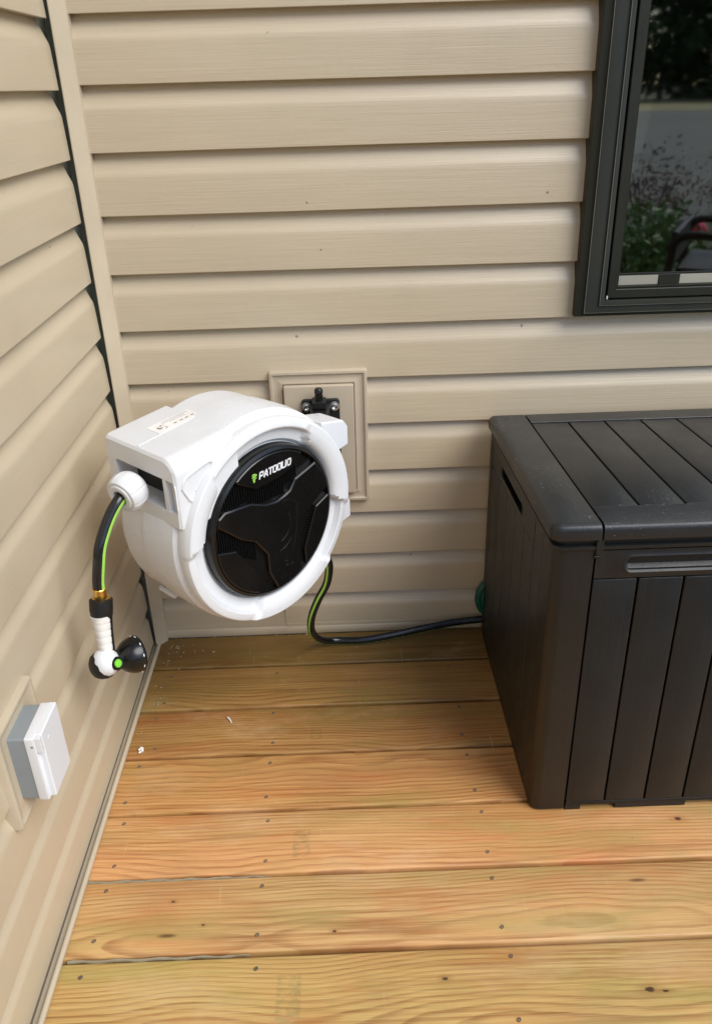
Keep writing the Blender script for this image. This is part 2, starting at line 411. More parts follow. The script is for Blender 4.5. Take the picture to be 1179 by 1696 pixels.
# patio chair standing behind the photographer (seen in the glass)
ch = empty('patio_chair', (2.15, -2.15, 0), 'black patio chair with curved arms on the open deck, reflected in the window', 'chair')
bm = bmesh.new(); bx(bm, 1.92, 2.40, -2.38, -1.94, .40, .43); build('seat', bm, 'blackm', ch, bevel=.01)
bm = bmesh.new(); bx(bm, 1.93, 2.39, -2.42, -2.39, .44, .58); build('backrest', bm, 'blackm', ch, bevel=.012)
ch.rotation_euler = (0, 0, R(-62)); ch.location = (2.27, -2.12, 0)
for sx_ in (1.91, 2.41):
    bm = bmesh.new(); tube(bm, [(sx_, -2.42, .50), (sx_, -2.36, .565), (sx_, -2.20, .560), (sx_, -2.05, .515), (sx_, -1.93, .485), (sx_, -1.90, .43)], .018, 10); build('armrest', bm, 'blackm', ch)
    for yy in (-2.40, -1.92):
        bm = bmesh.new(); tube(bm, [(sx_, yy, .52 if yy < -2.2 else .44), (sx_, yy * 1.012, .004)], .016, 10); build('leg', bm, 'blackm', ch)

# ------------------------------------------------------------------ deck
YB = [0.0, -.1217, -.266, -.4059, -.5501, -.690, -.8324]
while YB[-1] > -2.6: YB.append(YB[-1] - .1424)
bm = bmesh.new(); lay = bm.loops.layers.float_vector.new('pith'); lay2 = bm.loops.layers.float_vector.new('tone')
rb = random.Random(21)
XL, XR = .004, 3.3
TONE = [(.47, .43, .25), (.70, .60, .40), (.74, .60, .41), (.98, .78, .58), (1.15, .94, .80), (1.07, 1.00, .87), (.99, 1.0, .76), (.95, .93, .8)]  # board colours; raised front boards also paint in the brighter light there
pith = [(-.15, .085), (-.28, .075), (-.46, .10), (-.40, .12), (-.72, .085), (-.80, .052), (-.98, .075)]
for i in range(len(YB) - 1):
    y1, y0 = YB[i] - (.0033 if i else .0), YB[i + 1] + .0033
    r = .0042; prof = []
    for cy_, a in ((y0 + r, 180), (y1 - r, 90)):
        for j in range(5):
            t = R(a - 90 * j / 4); prof.append((cy_ + r * math.cos(t), -r + r * math.sin(t)))
    prof = [(y0, -.024)] + prof + [(y1, -.024)]
    nseg = 26; tw = rb.uniform(-.0007, .0007)
    loops = []
    ph = rb.uniform(0, 6)
    for s in range(nseg + 1):
        x = XL + (XR - XL) * s / nseg
        wy = .0007 * math.sin(x * 2.3 + ph)
        loops.append([(x, y + wy, z + tw * math.sin(x * 1.9 + ph) - .0006 * (abs(y - (y0 + y1) / 2) / .07) ** 2 * (1 if z > -.01 else 0)) for y, z in prof])
    n0 = len(bm.faces); loft(bm, loops); bm.faces.ensure_lookup_table()
    py, pz = pith[i] if i < len(pith) else ((y0 + y1) / 2 + rb.uniform(-.12, .12), rb.uniform(.06, .12))
    sd = rb.uniform(0, 5)
    for f in bm.faces[n0:]:
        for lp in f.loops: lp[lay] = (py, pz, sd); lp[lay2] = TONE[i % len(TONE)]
deck = build('deck', bm, 'deck', angle=40); tag(deck, 'golden brown pine deck boards running along the house wall', kind='structure')
ORG[deck.name] = Vector((0, 0, 0))
SCREWS = [(.052, -.288), (.303, -.430), (.045, -.427), (.038, -.519), (.047, -.569), (.051, -.661), (.311, -.662), (.309, -.575), (.049, -.710),
          (.052, -.801), (.308, -.801), (.309, -.712), (.047, -.860), (.311, -.857), (.694, -.661), (.693, -.714), (.693, -.804), (.692, -.428),
          (.698, -.573), (.698, -.853), (.300, -.285), (.305, -.374), (.695, -.285), (.690, -.371), (.067, -.380), (.691, -.949), (.050, -.948), (.309, -.948), (.302, -.518), (.694, -.520), (.30, -.15), (.30, -.10), (.69, -.15), (.06, -.15), (.06, -.24)]
s0 = None
for i, (x, y) in enumerate(SCREWS):
    if s0 is None:
        bm = bmesh.new(); lathe(bm, (0, 0, 0), (0, 0, 1), [(-.004, .0030), (-.0006, .0033), (.0002, .0030), (.0002, .0016), (-.0014, .0012)], 14, mod=lambda a, t: 1 + .16 * math.sin(2 * t) + .07 * math.sin(5 * t))
        s0 = build('screw', bm, 'screw', deck); o = s0
    else:
        o = s0.copy(); SC.collection.objects.link(o); o.parent = deck
    o.location = (x, y, .0003)
bm = bmesh.new()
pts = [(.010 + .31 * i / 40, -.6925 + .0012 * math.sin(i * .9) + .0006 * math.sin(i * 2.3)) for i in range(41)]
loops = []
for i, (x, y) in enumerate(pts):
    hw = .0018 * (1 - (i / 40) ** 3) + .0006 + .0006 * math.sin(i * 1.7)
    loops.append([(x, y - hw, -.004), (x, y - hw * .8, -.0008), (x, y + hw * .6, -.0004), (x, y + hw, -.004)])
loft(bm, loops); build('wood_splinter', bm, 'putty', deck)
bm = bmesh.new()
pts = [(.02 + .28 * i / 40, -.8338 + .0010 * math.sin(i * .7)) for i in range(41)]
loops = []
for i, (x, y) in enumerate(pts):
    hw = .0016 * (1 - (i / 40) ** 3) + .0004 + .0005 * math.sin(i * 1.3)
    loops.append([(x, y - hw, -.004), (x, y - hw * .8, -.0010), (x, y + hw * .6, -.0006), (x, y + hw, -.004)])
loft(bm, loops); build('wood_splinter', bm, 'putty', deck)
# crumbs of dirt on the boards
bm = bmesh.new(); rd = random.Random(5)
spots = [(rd.uniform(.03, 1.2), rd.uniform(-1.0, -.03), rd.uniform(.0006, .0013)) for _ in range(22)]
spots += [(.035 + abs(rd.gauss(0, .03)), -.03 - abs(rd.gauss(0, .03)), rd.uniform(.001, .0022)) for _ in range(22)]
spots += [(.03 + abs(rd.gauss(0, .012)), rd.uniform(-.55, -.08), rd.uniform(.0007, .0018)) for _ in range(26)]
spots += [(.45 + rd.gauss(0, .06), -.05 + rd.gauss(0, .01), rd.uniform(.0008, .0018)) for _ in range(14)]
for x, y, s in spots:
    if x > .775 and y > -.60: continue
    m4 = Matrix.Translation((x, y, s * .5)) @ Matrix.Rotation(rd.uniform(0, 6), 4, 'Z') @ Matrix.Diagonal((s * rd.uniform(1, 2.4), s, s * .6, 1))
    bmesh.ops.create_icosphere(bm, subdivisions=1, radius=1, matrix=m4)
for i in range(26):
    x, y = rd.uniform(.02, .75), -.003 - abs(rd.gauss(0, .004)); s = rd.uniform(.0008, .0020)
    m4 = Matrix.Translation((x, y, s * .4)) @ Matrix.Rotation(rd.uniform(0, 6), 4, 'Z') @ Matrix.Diagonal((s * rd.uniform(1, 3), s * .8, s * .4, 1))
    bmesh.ops.create_icosphere(bm, subdivisions=1, radius=1, matrix=m4)
tag(build('deck_debris', bm, 'debris'), 'pale crumbs and wood chips scattered on the deck boards', 'debris', kind='stuff')
ft = bmesh.new()
tube(ft, [(.205, -.296, .002), (.209, -.302, .003), (.213, -.309, .002), (.2145, -.313, .0015)], lambda t: .0022 * (1 - .7 * t), 8)
tag(build('wood_chip', ft, 'sticker'), 'small curled white scrap lying on the third deck board', 'scrap')
ft = bmesh.new()
tube(ft, [(.036, -.385, .003), (.042, -.382, .006), (.044, -.390, .004)], .0026, 8)
tube(ft, [(.037, -.392, .003), (.043, -.388, .003)], .0018, 8)
tag(build('wood_chip', ft, 'sticker'), 'crumpled white scrap on the deck against the left wall', 'scrap')

# ------------------------------------------------------------------ siding walls
ZC = [1.3044, 1.1946, 1.0844, .9744, .8650, .7539, .6424, .5383, .4303, .3265, .2188, .1140, .012]
top = []
z = 1.3044
while z < 4.5: z += .1095; top.append(z)
ZB = top[::-1] + ZC
ZLl = [1.2957, 1.1873, 1.0770, .9690, .8600, .7536, .6430, .5400, .4270, .3220, .2080, .1110, .014]
top = []; z = 1.2957
while z < 4.5: z += .1090; top.append(z)
ZL = top[::-1] + ZLl
def profile(Zs):
    """(z, depth) from the top down; depth 0 = proud bottom lip, positive = into the wall"""
    P = []
    for a, b in zip(Zs, Zs[1:]):
        h = a - b
        P += [(a + .004, .0188), (a - .001, .0186), (a - .05 * h, .0170), (a - .13 * h, .0133), (a - .22 * h, .0092), (a - .30 * h, .0054), (a - .335 * h, .0038), (a - .37 * h, .0030), (a - .42 * h, .0024),
              (b + .5 * h * .5, .0010), (b + .0025, .0002), (b + .0010, .0002), (b, .0008), (b + .0004, .0022), (b + .001, .0180)]
    return P
def clip(P, z0, z1):
    out = []
    for i, p in enumerate(P):
        if z0 <= p[0] <= z1: out.append(p)
        elif out and i and z0 <= P[i - 1][0] <= z1:
            q = P[i - 1]; t = ((z0 if p[0] < z0 else z1) - q[0]) / (p[0] - q[0]); out.append((q[0] + (p[0] - q[0]) * t, q[1] + (p[1] - q[1]) * t))
    return out
def siding(bm, P, f, u0, u1, n=14):
    rs = random.Random(int(u0 * 77) + 5)
    loops = []
    for i in range(n + 1):
        u = u0 + (u1 - u0) * i / n
        loops.append([f(u, d + .0005 * math.sin(u * 5.1 + z * 9), z + .0007 * math.sin(u * 3.3 + z * 23)) for z, d in P])
    loft(bm, loops, False, False, closed=False)
PB = profile(ZB); PL = profile(ZL)
wl = empty('siding_wall', (1.5, .02, 0), 'beige horizontal vinyl siding wall behind the hose reel and storage chest, with dark window', 'wall')
bm = bmesh.new()
fb = lambda u, d, z: (u, d, z)
siding(bm, PB, fb, .018, .9455, 20)
siding(bm, clip(PB, .012, .7665), fb, .9455, 2.30, 10)
siding(bm, PB, fb, 2.30, 3.3, 6)
siding(bm, clip(PB, 2.02, 9), fb, .9455, 2.30, 4)
build('siding', bm, 'vinyl_x', wl, angle=28, fix=False)
bm = bmesh.new(); bx(bm, -.1, .93, .020, .12, -.4, 4.6); bx(bm, .93, 2.31, .020, .12, -.4, .755); bx(bm, 2.31, 3.3, .020, .12, -.4, 4.6); bx(bm, .93, 2.31, .020, .12, 2.03, 4.6)
build('sheathing', bm, 'wrap', wl)
bm = bmesh.new()      # starter strip
pf = [(-.0012, .0005), (-.0024, .004), (-.0024, .018), (-.0006, .0212), (.004, .022), (.010, .022), (.010, .0005)]
loft(bm, [[(x, y, z) for y, z in pf] for x in (.024, 3.3)]); build('bottom_trim', bm, 'trim', wl, angle=50)
bm = bmesh.new()      # panel lap joint low on the wall
bx(bm, .3150, .3168, .0000, .0030, .0215, .100); bx(bm, .3153, 1.2, -.0006, .0006, .0215, .030); build('lap_joint', bm, 'trim', wl)
bm = bmesh.new()      # inside corner post, with its receiving channels
pf = [(.0050, -.0365), (.0070, -.0368), (.0085, -.0360), (.0090, -.0340), (.0275, -.0130), (.0285, -.0115), (.0275, -.0100), (.0270, .015), (.0255, .015), (.0255, -.010), (.0060, -.0345), (.0045, -.0350)]
loft(bm, [[(x, y, z) for x, y in pf] for z in (.001, 4.6)]); build('corner_post', bm, 'trim', wl, angle=50, bevel=.0006)

wlf = empty('siding_wall', (-.02, -1.2, 0), 'smooth beige vinyl siding wall on the left carrying the white outlet box', 'wall')
bm = bmesh.new(); fl = lambda u, d, z: (-d, u, z)
siding(bm, PL, fl, -4.2, -.0380, 30); build('siding', bm, 'vinyl_y', wlf, angle=28, fix=False)
bm = bmesh.new(); bx(bm, -.12, -.0205, -4.2, .1, -.4, 4.6); build('sheathing', bm, 'wrap', wlf)
bm = bmesh.new()
pf = [(-.004, .0005), (.0135, .0005), (.0150, .0020), (.0148, .0085), (.0135, .0102), (.0105, .0108), (.0085, .0100), (.0080, .0030), (-.004, .0030)]
loft(bm, [[(x, y, z) for x, z in pf] for y in (-2.6, -.030)]); build('bottom_trim', bm, 'trim', wlf, angle=50)
bm = bmesh.new()   # dark strip stands in for the shaded gap above the trim
bx(bm, -.006, .0010, -2.6, -.03, .0104, .0130); build('gap_shade_strip', bm, 'screw', wlf)

# ------------------------------------------------------------------ window
wn = empty('window', (1.6, 0, .76), 'dark bronze framed window with garden reflections at the upper right', 'window')
W0, W1, H0, H1 = .9395, 2.30, .7600, 2.03
def wframe(bm, steps, x0, x1, z0, z1):
    """mitred picture frame; steps = (inset, y)"""
    loops = []
    for ins, y in steps:
        loops.append([(x0 + ins, y, z0 + ins), (x1 - ins, y, z0 + ins), (x1 - ins, y, z1 - ins), (x0 + ins, y, z1 - ins)])
    loft(bm, loops, False, False)
bm = bmesh.new()
wframe(bm, [(0, .016), (0, -.019), (.0012, -.0205), (.0150, -.0225), (.0160, -.0250), (.0180, -.0255), (.0200, -.0235), (.0440, -.0210), (.0450, -.0235), (.0470, -.0240), (.0480, -.0225),
            (.0495, -.010), (.0600, -.008), (.0610, -.001), (.0625, .004), (.0640, .004), (.0640, .030)], W0, W1, H0 - .022 + .0, H1)
# the lower rail is slimmer than the jambs: rebuild vertices of the bottom
for v in bm.verts:
    if v.co.z < 1.0:
        ins = v.co.z - (H0 - .022)
        v.co.z = H0 + ins * .46 + (.0 if ins < .02 else .0)
build('frame', bm, 'frame', wn, angle=25)
bm = bmesh.new()
wframe(bm, [(0, .030), (0, -.003), (.0012, -.0042), (.0165, -.0042), (.0178, -.0030), (.0185, .004), (.0195, .0005), (.0215, .0005), (.0228, .009), (.0228, .020)], W0 + .0655, W1 - .0655, H0 + .0305, H1 - .066)
build('sash', bm, 'frame', wn, angle=25)
g0, g1, gz0, gz1 = W0 + .0655 + .0228, W1 - .0655 - .0228, H0 + .0305 + .0215, H1 - .09
bm = bmesh.new(); bx(bm, g0 - .004, g1 + .004, .0102, .0142, gz0 - .004, gz1 + .004); build('pane', bm, 'glass', wn)
bm = bmesh.new(); tube(bm, [(W0 + .0642, -.0085, .7905), (W0 + .0642, -.0085, .7965)], .0016, 8, smooth=False); build('weather_bead', bm, 'sticker', wn)
for q, yy in ((.0160, -.0262), (.0458, -.0246)):
    bm = bmesh.new(); wframe(bm, [(q, yy + .002), (q, yy), (q + .0010, yy), (q + .0010, yy + .002)], W0, W1, H0 - .022, H1)
    for v in bm.verts:
        if v.co.z < 1.0: v.co.z = H0 + (v.co.z - (H0 - .022)) * .46
    build('pale_edge', bm, 'framelite', wn, angle=25)
bm = bmesh.new()   # cream strip along the foot of the pane, dark block between
bx(bm, g0, W0 + .168, .0075, .0098, gz0 + .001, gz0 + .0200, mi=0)
bx(bm, W0 + .211, g1, .0075, .0098, gz0 + .001, gz0 + .0200, mi=0)
build('cream_strip', bm, 'cream', wn, bevel=.001)
bm = bmesh.new(); bx(bm, W0 + .1684, W0 + .2106, .0065, .0097, gz0 + .0008, gz0 + .0212); build('strip_block', bm, 'frame', wn, bevel=.0008)
bm = bmesh.new(); bx(bm, g0 - .002, g1, .0075, .0099, gz0 + .0202, gz0 + .0240); build('screen_bar', bm, 'frame', wn)
bm = bmesh.new(); bx(bm, .90, 2.34, .058, 1.2, .70, 2.1)
for f in list(bm.faces):
    if all(abs(v.co.y - .058) < 1e-6 for v in f.verts): bm.faces.remove(f)
build('room_shade', bm, 'inside', wn, fix=False)

# ------------------------------------------------------------------ mounting block on the back wall
mb = empty('mounting_block', (.42, 0, .363), 'beige square-edged mounting block on the back wall behind the hose reel bracket', 'mounting block')
def rlp(x0, x1, z0, z1, r, y, n=4): return [(p[0], y, p[1]) for p in rrect(x0, x1, z0, z1, r, n)]
bm = bmesh.new()
A = (.3195, .5225, .3620, .6625)
def ins(q, d): return (A[0] + q, A[1] - q, A[2] + q, A[3] - q, max(.004 - q * .2, .0012), d)
loft(bm, [rlp(*ins(0, .014)), rlp(*ins(0, -.009)), rlp(*ins(.0015, -.0115)), rlp(*ins(.006, -.012)), rlp(*ins(.0085, -.0085)), rlp(*ins(.0095, -.0080)), rlp(*ins(.0215, -.0090)), rlp(*ins(.024, -.0105)), rlp(*ins(.0265, -.0100)), rlp(*ins(.0275, -.006))], True, True)
build('flange', bm, 'block', mb, angle=40)
bm = bmesh.new()
loft(bm, [rlp(.3490, .4940, .3860, .6335, .003, -.004), rlp(.3490, .4940, .3860, .6335, .003, -.0185), rlp(.3502, .4928, .3872, .6323, .003, -.0205), rlp(.3530, .490, .390, .6295, .003, -.0208)])
build('raised_plate', bm, 'block', mb, angle=40)

# ------------------------------------------------------------------ hose reel
TH = R(46.07)
N_ = Vector((math.sin(TH), -math.cos(TH), 0)); Mv = Vector((math.cos(TH), math.sin(TH), 0)); C0 = Vector((.345, -.3598, .4991))
def L3(s, z, a): return C0 + N_ * a + Mv * s + Vector((0, 0, z))
reel = empty('hose_reel', (.42, 0, .50), 'white wall-mounted retractable hose reel with round black front cover', 'hose reel')
# drum: spun body, slightly taller than wide, with a moulding seam
def revolve(bm, prof, n=96, mod=None, cap0=True, cap1=True, mi=0):
    loops = []
    for (r, a) in prof:
        lp = []
        for i in range(n):
            t = 2 * math.pi * i / n
            rr_, aa = (mod(r, a, t) if mod else (r, a))
            lp.append(L3(rr_ * math.cos(t), rr_ * math.sin(t), aa))
        loops.append(lp)
    loft(bm, loops, cap0, cap1, mi=mi)
bm = bmesh.new()
def dm(r, a, t):
    k_ = 1 + .035 * max(0, math.sin(t)) ** 2 * min(1, max(0, (-a - .01) / .03)) * (1 if r > .1 else 0)
    q = math.degrees(t)
    if r > .1 and -.181 < a < -.03 and 132 < q < 158: r = .130; k_ = 1      # cut away behind the outlet
    return r * k_, a
revolve(bm, [(.05, -.212), (.150, -.210), (.172, -.206), (.186, -.196), (.192, -.182), (.192, -.180), (.1925, -.120), (.1935, -.1185), (.1955, -.1165), (.1965, -.060), (.1945, -.034), (.1885, -.026), (.1855, -.024)], n=192, mod=dm)
# outlet housing joined to the drum
def prof_box(g, z0=.054, z1=.1765, a0=-.206, a1=-.0090, r1=.030, r2=.012):
    """rounded cross-section (a, z), g = inset"""
    out = []
    for ca, cz, a, r in ((a1 - r1, z1 - r1, 0, r1), (a0 + r2, z1 - r2, 90, r2), (a0 + r2, z0 + r2, 180, r2), (a1 - .006, z0 + .006, 270, .006)):
        r_ = max(r - g, .001)
        for i in range(9):
            t = R(a + 90 * i / 8); out.append((ca + r_ * math.cos(t) + (r - g - r_) * (1 if math.cos(t) > .1 else -1 if math.cos(t) < -.1 else 0), cz + r_ * math.sin(t)))
    return out
TS = .115
def ztop(s): return .1765 + TS * (s + .19)
def box_loop(s, g, lean=0.0, fl=0.0):
    return [L3(s, z + TS * (s + .19) * (z - .054) / .1225, a) for a, z in prof_box(g)]
op = rrect(-.176, -.012, .084, .140, .009, 8)
def opl(s, lean=0.0): return [L3(s + lean * (z - .115), z, a) for a, z in op]
loops = [box_loop(-.062, 0), box_loop(-.178, 0), box_loop(-.184, .0016), box_loop(-.1875, .006, .0), opl(-.1880), opl(-.1850), opl(-.178), opl(-.145)]
loft(bm, loops, True, False)
build('housing', bm, 'white', reel, angle=32)
bm = bmesh.new()
loft(bm, [[L3(-.1500, z, a) for a, z in op], [L3(-.13, z, a) for a, z in op]]); build('outlet_shade_block', bm, 'blackm', reel)  # black block stands in for the dark inside of the outlet
bm = bmesh.new()    # pillar that splits the outlet opening, and the white cheek pocket
bx(bm, -.1872, -.146, -.046, -.036, .082, .1415, f=lambda s, a, z: L3(s, z, a)); 
bx(bm, -.178, -.146, -.036, -.010, .082, .1415, f=lambda s, a, z: L3(s, z, a))
build('outlet_pillar', bm, 'white', reel, bevel=.001)
bm = bmesh.new()
tube(bm, [L3(-.150, .118, -.06), L3(-.148, .120, -.085), L3(-.148, .120, -.11)], .0015, 6); build('guide_mark', bm, 'green', reel)
bm = bmesh.new()    # raised top rib and seam along the tunnel
pts = [L3(-.182, ztop(-.182), -.108), L3(-.12, ztop(-.12), -.110), L3(-.06, ztop(-.06), -.113)]
tube(bm, pts, .0009, 6); build('seam', bm, 'white', reel)
# recessed cheek panel on the near side of the outlet housing
bm = bmesh.new()
tp = [(-.176, .130), (-.172, .142), (-.160, .150), (-.124, .160), (-.116, .158), (-.117, .150), (-.150, .108), (-.158, .104), (-.165, .108)]
tube(bm, [L3(s, z - .003, -.0095) for s, z in tp], .0032, 10, 5, closed=False)
tube(bm, [L3(s, z - .003, -.0095) for s, z in (tp[-1], (-.1705, .119), tp[0])], .0032, 10, 5)
build('cheek_rim', bm, 'white', reel)
# front ring with three raised shoulders
def wrapd(a, b): return (a - b + 180) % 360 - 180
TABS = [(136, 174), (-107, -49), (-6, 56)]      # raised shoulders (deg)
def tabw(t, r):
    d = math.degrees(t); wv_ = 0; adj = (r - .165) / .025 * 4.5
    for a0, a1 in TABS:
        mid = (a0 + a1) / 2; hw = (a1 - a0) / 2 + adj
        x = abs(wrapd(d, mid)); wv_ = max(wv_, min(1, max(0, (hw + 1.2 - x) / 2.4)))
    return wv_
bm = bmesh.new()
low = [(.1790, -.030), (.1890, -.024), (.1900, -.016), (.1892, -.008), (.1870, -.0035), (.1840, -.0020), (.1745, -.0010), (.1720, -.0020), (.1690, -.0110), (.1675, -.0135), (.1560, -.0150), (.1490, -.0165), (.1450, -.0210), (.1435, -.030)]
hig = [(.1790, -.030), (.1905, -.024), (.1915, -.016), (.1900, -.004), (.1865, .0025), (.1840, .0042), (.1750, .0048), (.1700, .0046), (.1650, .0036), (.1600, .0020), (.1545, -.0005), (.1495, -.0060), (.1450, -.0170), (.1435, -.030)]
n = 480; loops = []
for lo, hi in zip(low, hig):
    lp = []
    for i in range(n):
        t = 2 * math.pi * i / n; q = tabw(t, lo[0])
        r_ = lo[0] * (1 - q) + hi[0] * q; a_ = lo[1] * (1 - q) + hi[1] * q
        lp.append(L3(r_ * math.cos(t), r_ * math.sin(t), a_))
    loops.append(lp)
loft(bm, loops, False, False); build('front_ring', bm, 'whiteface', reel, angle=24)
# black front cover
cover = None
bm = bmesh.new()
revolve(bm, [(.1425, -.020), (.1425, -.006), (.1405, -.0015), (.1350, .0012), (.1338, .0006), (.1330, -.0075), (.0, -.0078)], 120, cap1=False)
cover = build('front_cover', bm, 'black', reel, angle=25)
def plate(bm, ring, a_top, a_bot, inset=.0022):
    """bevelled raised plate from an outline in (s, z)"""
    n_ = len(ring); cxs = sum(p[0] for p in ring) / n_; 
    def off(d):
        out = []
        for i in range(n_):
            p0, p1, p2 = Vector(ring[i - 1]), Vector(ring[i]), Vector(ring[(i + 1) % n_])
            e1 = (p1 - p0).normalized(); e2 = (p2 - p1).normalized()
            n1 = Vector((-e1.y, e1.x)); n2 = Vector((-e2.y, e2.x)); b_ = (n1 + n2)
            b_ = b_ / max(.35, b_.length_squared / 2) if b_.length > .01 else n1
            out.append(p1 + b_ * d * sgn)
        return out
    area = sum(ring[i - 1][0] * ring[i][1] - ring[i][0] * ring[i - 1][1] for i in range(n_))
    sgn = 1 if area > 0 else -1
    o1 = off(inset * .35); o2 = off(inset)
    loft(bm, [[L3(p[0], p[1], a_bot) for p in ring], [L3(p[0], p[1], a_top - inset * .7) for p in ring], [L3(p[0], p[1], a_top) for p in o2]], False, True)
def arcp(r_, a0, a1, n_=10): return [(r_ * math.cos(R(a0 + (a1 - a0) * i / n_)), r_ * math.sin(R(a0 + (a1 - a0) * i / n_))) for i in range(n_ + 1)]
ang = lambda p: math.degrees(math.atan2(p[1], p[0]))
RI = .1325
star_ = [(-.122, .054), (-.108, .062), (-.052, .057), (-.019, .043), (.006, .040), (.023, .044), (.038, .049), (.052, .067), (.104, .082)] + arcp(RI, 38, 10, 6) + \
        [(.083, -.004), (.059, -.053), (.051, -.085), (.057, -.1195)] + arcp(RI, -66, -93, 5) + [(-.024, -.092), (-.024, -.055), (-.049, -.019), (-.079, -.002), (-.125, .040)]
bm = bmesh.new(); plate(bm, star_, .0022, -.008, .0026); st_ = build('star_panel', bm, 'black', cover, angle=20)
bm = bmesh.new(); plate(bm, [(-.076, .102), (-.037, .079), (.013, .081), (.051, .091)] + arcp(RI, 57, 126, 12), .0022, -.008, .002); lg_ = build('logo_panel', bm, 'black', cover, angle=20)
bm = bmesh.new(); plate(bm, [(-.093, -.018), (-.047, -.087), (-.050, -.1225)] + arcp(RI, -113, -177, 12), .0022, -.008, .002); build('side_panel', bm, 'black', cover, angle=20)
bm = bmesh.new(); plate(bm, [(.099, -.006), (.065, -.082), (.067, -.114)] + arcp(RI, -59, 3, 12), .0022, -.008, .002); build('side_panel', bm, 'black', cover, angle=20)
def fin(p, q, w_=.0009): 
    d = Vector((q[0] - p[0], q[1] - p[1])).normalized(); nn = Vector((-d.y, d.x)) * w_
    P = [Vector(p) + nn, Vector(q) + nn, Vector(q) - nn, Vector(p) - nn]
    v = [bm.verts.new(L3(x.x, x.y, -.0078)) for x in P] + [bm.verts.new(L3(x.x, x.y, -.0042)) for x in P]
    for qd in ((4, 5, 6, 7), (0, 1, 5, 4), (1, 2, 6, 5), (2, 3, 7, 6), (3, 0, 4, 7)): bm.faces.new([v[i] for i in qd])
bm = bmesh.new()
for i in range(34):     # upper groove, vertical fins
    s = -.112 + i * .0052
    if s > .064: break
    zt = .098 if s < -.06 else (.080 if s < .015 else .088); zb = .060 if s < -.05 else (.045 if s < .03 else .062)
    fin((s, zb), (s, min(zt, math.sqrt(max(0, RI ** 2 - s * s)) - .002)))
build('vent', bm, 'ventblack', cover); bm = bmesh.new()
for i in range(20):     # left groove
    s = -.122 + i * .0050
    if s > -.045: break
    fin((s, .030 - (s + .122) * .45), (s, -.010 - (s + .122) * .65))
build('vent', bm, 'ventblack', cover); bm = bmesh.new()
for i in range(18):     # right groove: diagonal fins
    t_ = i / 17; p = Vector((.098, -.004)).lerp(Vector((.064, -.086)), t_)
    fin(p, p + Vector((-.014, .004)))
build('vent', bm, 'ventblack', cover)
bm = bmesh.new()
for cx_, cy_, rr_, a0, a1 in ((.0, -.008, .034, -75, 25), (.0, -.020, .040, -85, -35)):
    tube(bm, [L3(cx_ + rr_ * math.cos(R(a)), cy_ + rr_ * math.sin(R(a)), .0021) for a in range(a0, a1 + 1, 10)], .0008, 6, 3)
tube(bm, [L3(s, z, .0021) for s, z in ((.018, .036), (.042, .030), (.052, .012), (.046, -.035), (.034, -.070))], .0009, 6, 5)
build('hub_relief', bm, 'black', cover)

# lettering and emblem on the logo panel
def text_mesh(name, body, size, origin, ex, ey, nrm, mat, parent, shear=0.0, bold=0.0, space=1.0, ext=.0003):
    cu = bpy.data.curves.new(name, 'FONT'); cu.body = body; cu.size = size; cu.shear = shear; cu.offset = bold; cu.space_character = space; cu.resolution_u = 3
    cu.extrude = ext
    tmp = bpy.data.objects.new(name + '_tmp', cu); SC.collection.objects.link(tmp)
    dg = bpy.context.evaluated_depsgraph_get(); me = bpy.data.meshes.new_from_object(tmp.evaluated_get(dg))
    bm_ = bmesh.new(); bm_.from_mesh(me); bpy.data.objects.remove(tmp); bpy.data.curves.remove(cu); bpy.data.meshes.remove(me)
    for v in bm_.verts: v.co = Vector(origin) + Vector(ex) * v.co.x + Vector(ey) * v.co.y + Vector(nrm) * v.co.z
    return build(name, bm_, mat, parent, fix=False)
# blocky slanted capitals, drawn as strokes: P A T O O L i O
STK = {'P': [[(0, 0), (0, 1)], [(0, 1), (.62, 1), (.68, .92), (.68, .5), (.60, .42), (.2, .42)]],
       'A': [[(0, 0), (.30, 1), (.46, 1), (.70, 0)], [(.22, .30), (.6, .30)]],
       'T': [[(0, 1), (.72, 1)], [(.36, 1), (.36, 0)]],
       'O': [[(0, .10), (0, .90), (.10, 1), (.60, 1), (.68, .90), (.68, .10), (.58, 0), (.10, 0), (0, .10)]],
       'L': [[(0, 1), (0, 0), (.50, 0)]], 'i': [[(0, 0), (0, .66)], [(0, .86), (0, 1.02)]]}
bm = bmesh.new()
hh = .0108; x = -.0290; zb = .0960; up = .0030 / .076
def st_pt(px, pz): return Vector((px, pz))
for chx in 'PATOOLiO':
    wd = .0 
    for stroke in STK[chx]:
        for (ax_, ay_), (bx_, by_) in zip(stroke, stroke[1:]):
            p = Vector((x + (ax_ + ay_ * .20) * hh, zb + ay_ * hh + (x + .029) * up)); q = Vector((x + (bx_ + by_ * .20) * hh, zb + by_ * hh + (x + .029) * up))
            d = (q - p).normalized(); nn = Vector((-d.y, d.x)) * .00125; p -= d * .0010; q += d * .0010
            P = [p + nn, q + nn, q - nn, p - nn]
            v = [bm.verts.new(L3(t_.x, t_.y, .0020)) for t_ in P] + [bm.verts.new(L3(t_.x, t_.y, .0027)) for t_ in P]
            for qd in ((4, 5, 6, 7), (0, 1, 5, 4), (1, 2, 6, 5), (2, 3, 7, 6), (3, 0, 4, 7)): bm.faces.new([v[i] for i in qd])
    x += {'P': .0104, 'A': .0102, 'T': .0102, 'O': .0104, 'L': .0082, 'i': .0042}[chx]
build('lettering', bm, 'logo', cover)
bm = bmesh.new()
